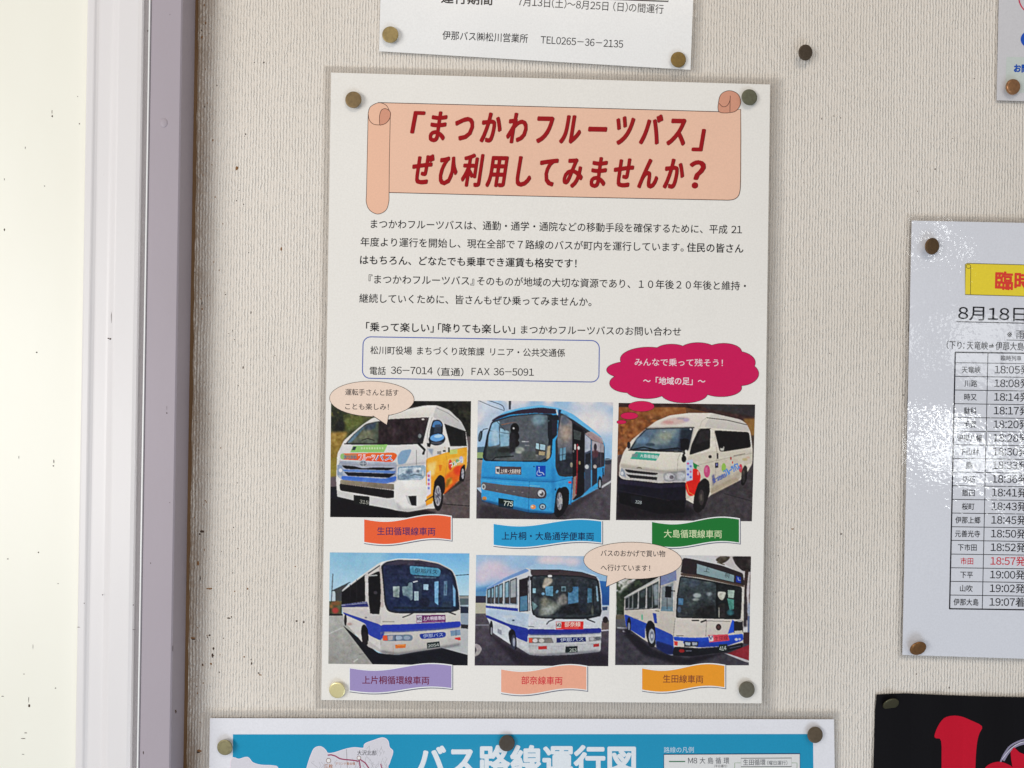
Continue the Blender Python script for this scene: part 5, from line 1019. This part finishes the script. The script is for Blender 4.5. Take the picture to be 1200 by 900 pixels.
caption(587.3, 687.2, 784, 810.6, (232, 164, 138), '部奈線車両', 611, 659, 801.8, (206, 44, 58), 'peach wavy caption banner')
caption(752.5, 849, 782.8, 807.6, (232, 148, 36), '生田線車両', 777, 823.9, 800, (128, 66, 40), 'amber wavy caption banner')
BP = (234, 206, 190)
def bubble(e, tail, texts, label):
    o = A.build('speech_bubble', [e], A.ink(BP), 8, A.root); o['label'] = label
    A.build('bubble_tail', [tail], A.ink(BP), 8.6, o)
    A.build('bubble_outline', ribbon(e, 1.0, True)+ribbon(tail, 1.0), A.ink((70, 56, 54)), 7.2, o, cut=False)
    A.build('tail_outline', ribbon(tail[:3], 0.55), A.ink((70, 56, 54)), 8.2+1, o, cut=False)
    A.text(texts, (44, 40, 44), 9.4, o)
bubble(ell(435.7, 467.4, 49.3, 20.4, 0.02), [(436.8, 487), (453.2, 497.8), (455.6, 485.8), (446, 483)], [('運転手さんと話す', 404.6, 463.2, 467, 464, 8.3, 0.006), ('ことも楽しみ！', 404.6, 480, 455.5, 480.6, 8.3, 0.006)], 'oval peach speech bubble over the van picture')
bubble(ell(741.6, 657.0, 57.4, 21.3, 0.015), [(711.6, 674.4), (710.3, 687.6), (733.3, 677.4), (722, 672)], [('バスのおかげで買い物', 704, 652, 779.5, 652.8, 8.3, 0.006), ('へ行けています！', 704, 669, 761.8, 669.6, 8.3, 0.006)], 'oval peach speech bubble over the coach pictures')
# cloud
CL = [(736, 433.5, 25, 9.5), (760, 421, 33, 14), (787, 412.5, 20, 9), (818, 411.5, 22, 9.8), (848, 412.5, 21, 10), (861, 425, 24, 13.5), (866, 438, 23, 14), (736, 449, 21.5, 11), (758, 457, 24, 10), (802, 461, 27, 11), (845, 454.5, 24, 10.2), (800, 435, 66, 24)]
cl = A.build('thought_cloud', [ell(*q, rot=0.01) if False else ell(q[0], q[1], q[2], q[3], 0.01, 36) for q in CL[-1:]], A.ink((196, 18, 84)), 9)
cl['label'] = 'crimson cloud with white lettering'
for i, q in enumerate(CL[:-1]): A.build('cloud_lobe', [ell(q[0], q[1], q[2], q[3], 0.0, 36)], A.ink((196, 18, 84)), 7+i*0.15, cl)
A.build('cloud_outline', sum([ribbon(ell(q[0], q[1], q[2], q[3], 0, 40), 1.0, True) for q in CL[:-1]], []), A.ink((90, 10, 44)), 6.2, cl, cut=False)
A.text([('みんなで乗って残そう！', 743.8, 428.6, 847, 429.6, 9.6, 0.012), ('～「地域の足」～', 753.8, 450.6, 826.3, 451.2, 9.6, 0.02)], (232, 206, 214), 11, cl)
for q in ((751.5, 476.2, 15, 5.9), (737.5, 487.3, 10, 3.9), (728.3, 494.6, 5.4, 2.1)):
    A.build('thought_dot', [ell(*q)], A.ink((200, 22, 80)), 5, cl); A.build('dot_outline', ribbon(ell(*q), 0.8, True), A.ink((90, 10, 44)), 4.4, cl, cut=False)

# ------------------------------------------------------------------ notice above
B = Sheet('notice', [(449.5, -150), (818, -150), (809.2, 81.8), (444.2, 60)], lambda u, v: 1.8+2.2*max(0, (u-445)/365)**2+0.012*abs(v-60)*0.2, 'smooth',
          'bluish white notice with a telephone number, cut off by the top of the picture', 'notice')
B.paper((228, 233, 249)); B.margin('film_margin', 1.5, 1, 5, 1.5)
B.text([('運行期間', 517, 3.6, 576.5, 6.0, 14, 0.02), ('7月13日(土)～8月25日 (日)の間運行', 606.7, 6.8, 777.3, 16.2, 11.8, 0.004), ('伊那バス㈱松川営業所', 518.3, 46.4, 618.3, 50.4, 11.4, 0.006), ('TEL0265－36－2135', 633.3, 51.6, 730, 56.8, 11.4, 0.004)], (24, 24, 30), 2)
B.stroke('table_rule', [(520, -8.5), (783, 1.6), (786, -60)], 1.6, (50, 48, 50), 2)
# notice at the top right corner
Cn = Sheet('notice', [(1173, -120), (1330, -120), (1326, 121.5), (1168, 117.6)], lambda u, v: 1.6+0.006*max(0, u-1168), 'smooth',
           'grey white notice in the upper right corner with a blue spot and a red ring', 'notice')
Cn.paper((200, 199, 203)); Cn.margin('film_margin', 2, 1, 1, 3)
Cn.build('pale_panel', [[(1179.5, 66.5), (1320, 70), (1318, 112), (1178, 108)]], Cn.ink((192, 200, 196)), 1.5)
Cn.build('ring', ribbon(ell(1213, -3, 19, 19.5), 1.6, True), Cn.ink((192, 60, 84)), 2, cut=False)
Cn.build('blue_spot', [ell(1216, 46, 20, 13)], Cn.ink((28, 78, 180)), 2)
Cn.text([('お問い合せ', 1188.5, 84.5, 1232, 85.6, 10, 0.05)], (24, 78, 170), 2.4)

# ------------------------------------------------------------------ timetable
def dtt(u, v):
    s = (u-1060)/360.0; t = (v-255)/515.0
    return 1.6 + 3.0*math.sin(math.pi*min(1, max(0, t)))*(0.5+s) + 1.5*max(0, s)
D = Sheet('timetable', [(1068.5, 258.5), (1434, 266), (1425, 779), (1057.5, 767.5)], dtt, 'wrinkled', 'shiny laminated train timetable with a yellow heading at the right edge', 'timetable')
D.paper((209, 211, 219)); D.margin('film_margin', 5.5, 6.5, 5, 4)
yb = D.build('heading_banner', [[(1131.2, 309.6), (1133, 308.6), (1300, 313), (1299, 351), (1131, 345.2)]], D.ink((226, 204, 54)), 2)
D.build('banner_outline', ribbon([(1300, 313), (1133.5, 308.6), (1131.2, 310), (1131, 345.2), (1299, 350)], 0.7)+ribbon([(1137.6, 312), (1137.3, 345.2)], 0.6)+ribbon(ell(1135, 312.2, 2.6, 2.3), 0.6, True), D.ink((80, 76, 50)), 3, yb, cut=False)
D.text([('臨時列車', 1166.5, 339, 1254, 341.5, 22.5, 0.032)], (214, 62, 48), 3.2, yb)
TT = (16, 16, 24)
D.text([('8月18日', 1122.8, 375.0, 1201.6, 377, 18.5, 0.010), ('（日）', 1204, 377, 1250, 378, 18, -0.01), ('※雨天決行', 1180.2, 396.6, 1232, 397.8, 11, 0.005), ('(下り:', 1109.4, 408.8, 1130, 409.4, 10.5, 0.008), ('天竜峡⇒伊那大島', 1133, 409.4, 1199.6, 411, 10.5, 0.008)], TT, 2)
D.build('rule', ribbon([(1121, 376.9), (1250, 380)], 1.0)+ribbon([(1179.5, 398.4), (1232, 399.6)], 0.8), D.ink(TT), 2, cut=False)
grid = []
def gx(x_top, y): return x_top-(y-413)*0.0222
def gy(x, y): return y+(x-1119)*0.014
ys = [412.8, 425.0]+[425.0+16.02*k for k in range(1, 19)]
for k, y in enumerate(ys): grid += ribbon([(gx(1119.5, y)-0.4, gy(1119, y)), (gx(1250, y), gy(1250, y))], 1.5 if k in (0, 19) else 0.8)
gv = []
for xx in (1119.5, 1157.8, 1250): gv += ribbon([(gx(xx, 412.8), gy(xx, 412.8)), (gx(xx, 713.4), gy(xx, 713.4))], 1.5 if xx == 1119.5 else 0.8)
gr = D.build('table_grid', grid, D.ink((22, 22, 32)), 2, cut=False)
D.build('table_uprights', gv, D.ink((22, 22, 32)), 2.6, gr, cut=False)
names = '天竜峡 川路 時又 駄科 毛賀 伊那八幡 下山村 鼎 切石 飯田 桜町 伊那上郷 元善光寺 下市田 市田 下平 山吹 伊那大島'.split()
times = '18:05発 18:08発 18:14発 18:17発 18:20発 18:28発 18:30発 18:33発 18:36発 18:41発 18:43発 18:45発 18:50発 18:52発 18:57発 19:00発 19:02発 19:07着'.split()
ink_k = []; ink_r = []
for k, (a_, b_) in enumerate(zip(names, times)):
    y = ys[k+1]+12.6; cx_ = gx(1138.6, y); w = len(a_)*7.3/2
    row = [(a_, cx_-w, gy(cx_-w, y-0.6), cx_+w, gy(cx_+w, y-0.6), 8.6, 0.010), (b_, gx(1166.2, y), gy(1165, y), gx(1207, y), gy(1207, y), 11.8, 0.007)]
    (ink_r if a_ == '市田' else ink_k).extend(row)
ink_k.append(('臨時列車', 1173, 422.6, 1197, 423, 6.6, 0.004))
D.text(ink_k, TT, 2, gr); D.text(ink_r, (196, 20, 44), 2, gr)

# ------------------------------------------------------------------ route map poster
E_ = Sheet('route_map_poster', [(246, 841.6), (977.3, 843.0), (985, 1340), (239, 1338)], lambda u, v: 1.7+0.5*math.sin((u-246)/731*math.pi)+0.004*max(0, v-860), 'smooth',
           'white bordered blue bus route map poster at the bottom of the wall', 'poster')
E_.paper((220, 220, 226)); E_.margin('film_margin', 6, 9, 5, 4)
mapp = E_.build('map_area', [[(273, 860.6), (952.8, 860.2), (957, 1310), (268, 1310)]], E_.ink((24, 140, 180)), 1.5)
E_.text([('バス路線運行図', 488, 909.5, 744, 909.8, 38.5, 0.035)], (216, 222, 234), 3, mapp)
land = catmull([(352, 935), (360, 900), (366, 882), (370, 876.4), (376, 875.4), (381, 879), (384, 883), (392, 882.4), (406, 878), (416, 876.5), (426, 877), (428, 872), (438, 868), (448, 865), (454, 868), (456, 876), (460, 881), (456, 894), (455, 905), (470, 960), (420, 1040), (350, 1010)], 4)
land2 = catmull([(270, 905), (272, 889), (280, 890), (290, 887.8), (296, 894), (306, 897), (320, 897.8), (326, 902), (330, 930), (300, 960), (269, 950)], 4)
ld = E_.build('map_land', [land, land2], E_.ink((206, 204, 212)), 3, mapp); E_.build('map_outline', ribbon(land, 1.8, True)+ribbon(land2, 1.8, True), E_.ink((226, 214, 224)), 2.4, ld, cut=False)
w1 = [(384, 885), (388, 884.5), (393, 886), (398, 889), (403, 890), (408, 890.4), (414, 891), (420, 892), (422, 890), (428, 894), (434, 903)]
w2 = [(421, 891), (423, 905)]; w3 = [(446, 895), (449, 905)]
E_.build('bus_route', ribbon(w1, 1.5)+ribbon(w2, 1.3)+ribbon(w3, 1.2), E_.ink((150, 62, 96)), 4.2, ld, cut=False)
hair = []
for k in range(34):
    x = random.uniform(368, 452); y = random.uniform(884, 900); hair += ribbon([(x, y), (x+random.uniform(-4, 4), y+random.uniform(1, 6)), (x+random.uniform(-6, 6), y+random.uniform(6, 10))], 0.35)
for k in range(10):
    x = random.uniform(430, 452); y = random.uniform(869, 884); hair += ribbon([(x, y), (x+random.uniform(-4, 4), y+random.uniform(2, 6))], 0.35)
E_.build('map_roads', hair+ribbon([(406, 878), (407, 900)], 0.8), E_.ink((160, 158, 164)), 3.7, ld, cut=False)
E_.build('stop_marks', [ell(385, 891.4, 2.6, 2.6), ell(420.6, 888.2, 2.2, 2.2)], E_.ink((226, 222, 222)), 4.8, ld); E_.build('stop_rings', ribbon(ell(385, 891.4, 2.6, 2.6), 0.6, True)+ribbon(ell(420.6, 888.2, 2.2, 2.2), 0.6, True), E_.ink((120, 90, 80)), 5.4, ld, cut=False)
E_.text([('大沢北部', 418.6, 885.0, 441, 885.2, 6.2, 0.0)], (40, 40, 50), 5, ld); E_.text([('三枚', 380, 900.4, 390, 900.4, 5.4, 0.01), ('マツンド集会場', 393, 896.4, 416, 896.6, 3.6, 0.0)], (176, 110, 60), 5, ld)
E_.text([('路線の凡例', 778, 882.2, 813, 882.0, 7.4, 0.0)], (196, 214, 226), 3, mapp)
lg = E_.build('legend_box', [[(778, 884), (937.2, 883.2), (938, 960), (778, 960)]], E_.ink((214, 214, 214)), 3, mapp)
E_.build('legend_border', ribbon([(777.8, 960), (778, 884), (937.4, 883.2), (938, 960)], 1.1), E_.ink((24, 44, 84)), 4, lg, cut=False)
E_.build('legend_line', ribbon([(784, 892.4), (803, 892.4)], 1.3), E_.ink((40, 104, 70)), 4, lg, cut=False)
for br_ in ([(861, 905), (861, 894), (868, 894)], [(928, 894), (934, 894), (934, 905)]): E_.build('legend_bracket', ribbon(br_, 0.7), E_.ink((130, 158, 120)), 4, lg)
E_.build('legend_frame', ribbon([(868.4, 888.6), (927.6, 888.3), (927.6, 898.3), (868.4, 898.6)], 0.8, True), E_.ink((80, 82, 80)), 4, lg, cut=False)
E_.text([('M8', 806.4, 895.2, 817, 895.2, 8.6, 0.0), ('大', 820, 895, 826.5, 895, 8, 0), ('島', 829.5, 895, 836, 895, 8, 0), ('循', 838.5, 895, 845, 895, 8, 0), ('環', 848, 895, 854.5, 895, 8, 0), ('(平日運行)', 837, 899.4, 852, 899.4, 3.6, 0), ('生田循環', 871, 896.8, 897, 896.7, 7.6, 0), ('(曜日運行)', 899, 896.6, 922.6, 896.5, 5.6, 0)], (44, 48, 62), 4.4, lg)

# ------------------------------------------------------------------ black poster
def z3(pts): return [(1020+x/6.667, 800+y/6.667) for x, y in pts]
F_ = Sheet('black_poster', [(1027.6, 813.6), (1330, 822), (1325, 1180), (1012, 1170)], lambda u, v: 1.4+0.35*math.sin((u-1027)*0.11)+0.006*max(0, u-1030)+0.01*max(0, v-814), 'cloth',
           'black poster with a bold red brush stroke in the lower right corner', 'poster', step=12)
edge_b = z3([(48, 93), (150, 88), (260, 84), (420, 90), (600, 98), (900, 108), (1200, 114)])+[(1330, 822), (1325, 1180), (1012, 1170), (1023.4, 900), (1025.6, 832), (1026.6, 822)]
F_.build('paper', [edge_b], ink((9, 7, 11), 'cloth', 'black_paper'), 0, solid=0.22)
br = F_.build('brush_stroke', [z3(catmull([(500, 415), (528, 340), (575, 278), (640, 258), (710, 264), (780, 292), (872, 340), (850, 400), (832, 480), (820, 667), (815, 1100), (560, 1100), (556, 667), (553, 458), (515, 435)], 3))], F_.ink((188, 14, 42)), 2)
F_.build('metal_ring', ribbon(z3(catmull([(1015, 625), (1045, 560), (1100, 490), (1200, 445), (1300, 430)], 4, False)), 2.0)+ribbon(z3(catmull([(1040, 610), (1080, 545), (1130, 500), (1200, 475), (1300, 465)], 4, False)), 2.4), F_.ink((138, 132, 156)), 2.6, cut=False)
F_.build('metal_ring_glint', ribbon(z3(catmull([(1030, 600), (1065, 550), (1110, 505), (1160, 475), (1200, 462)], 4, False)), 0.9), F_.ink((206, 204, 220)), 3.4, cut=False)
F_.build('brush_blot', [z3(catmull([(890, 690), (905, 655), (950, 628), (1010, 618), (1065, 634), (1115, 668), (1130, 760), (1000, 800), (900, 760)], 4)), z3([(1095, 540), (1122, 503), (1165, 545), (1230, 570), (1300, 700), (1200, 740), (1115, 690), (1100, 600)])], F_.ink((188, 14, 42)), 4)

# ------------------------------------------------------------------ pins
pin(414, 116.8, dmain(414, 117), (150, 126, 88), 'brownish olive drawing pin at the upper left of the bus poster, left of the scroll', (3, -4), 2.4)
pin(878.3, 113.8, dmain(878, 114), (120, 122, 100), 'greenish grey drawing pin touching the right curl of the headline scroll', (-2, 4), 2.2)
pin(395, 809, dmain(395, 809), (226, 214, 160), 'bright pale gold drawing pin at the lower left corner of the bus poster', (6, -6), 1.6, tarnish=0.05, rough=0.3)
pin(875.2, 808.2, dmain(875, 808), (128, 124, 108), 'grey drawing pin at the lower right corner of the bus poster', (-3, 2), 2.0)
pin(457.3, 40.5, 1.8, (182, 160, 108), 'olive gold drawing pin at the lower left corner of the top notice', (2, -3), 2.4)
pin(795, 69.8, 4.0, (156, 128, 72), 'golden brown drawing pin at the lower right corner of the top notice', (2, 2), 1.6, r=5.2)
pin(944, 61.5, 0.0, (96, 82, 68), 'dark brown drawing pin alone on the bare wall, holding no paper', (8, 10), 5.0, r=5.2, dome=0.5, tarnish=0.6)
pin(1187, 101.8, 1.7, (186, 134, 92), 'copper coloured drawing pin on the notice at the upper right corner', (4, 8), 2.2, r=5.3, dome=1.4, rough=0.28)
pin(1092.5, 288.5, 3.0, (120, 92, 62), 'dark brown drawing pin at the top of the laminated timetable', (6, 12), 3.0, r=5.6, dome=0.6, rough=0.3)
pin(1076, 760, 2.6, (150, 104, 58), 'rusty brown drawing pin at the foot of the laminated timetable', (25, 4), 2.2, r=5.7, dome=0.8, rough=0.3)
pin(1044.2, 825.6, 1.6, (92, 90, 66), 'blackish drawing pin with a bright upper rim in the black poster', (30, 4), 1.2, r=5.5, dome=0.3, rough=0.3)
pin(263.3, 876, 1.8, (168, 160, 120), 'pale olive drawing pin at the left end of the route map', (2, -5), 2.4, r=5.2)
pin(594, 871, 2.2, (92, 84, 76), 'dark grey drawing pin above the route map title, at the middle', (-4, 3), 2.2, r=5.3, tarnish=0.6)
pin(955.3, 861.3, 2.0, (118, 102, 82), 'brown drawing pin at the upper right corner of the blue route map', (-3, 4), 2.2, r=5.4)

finish_roots()
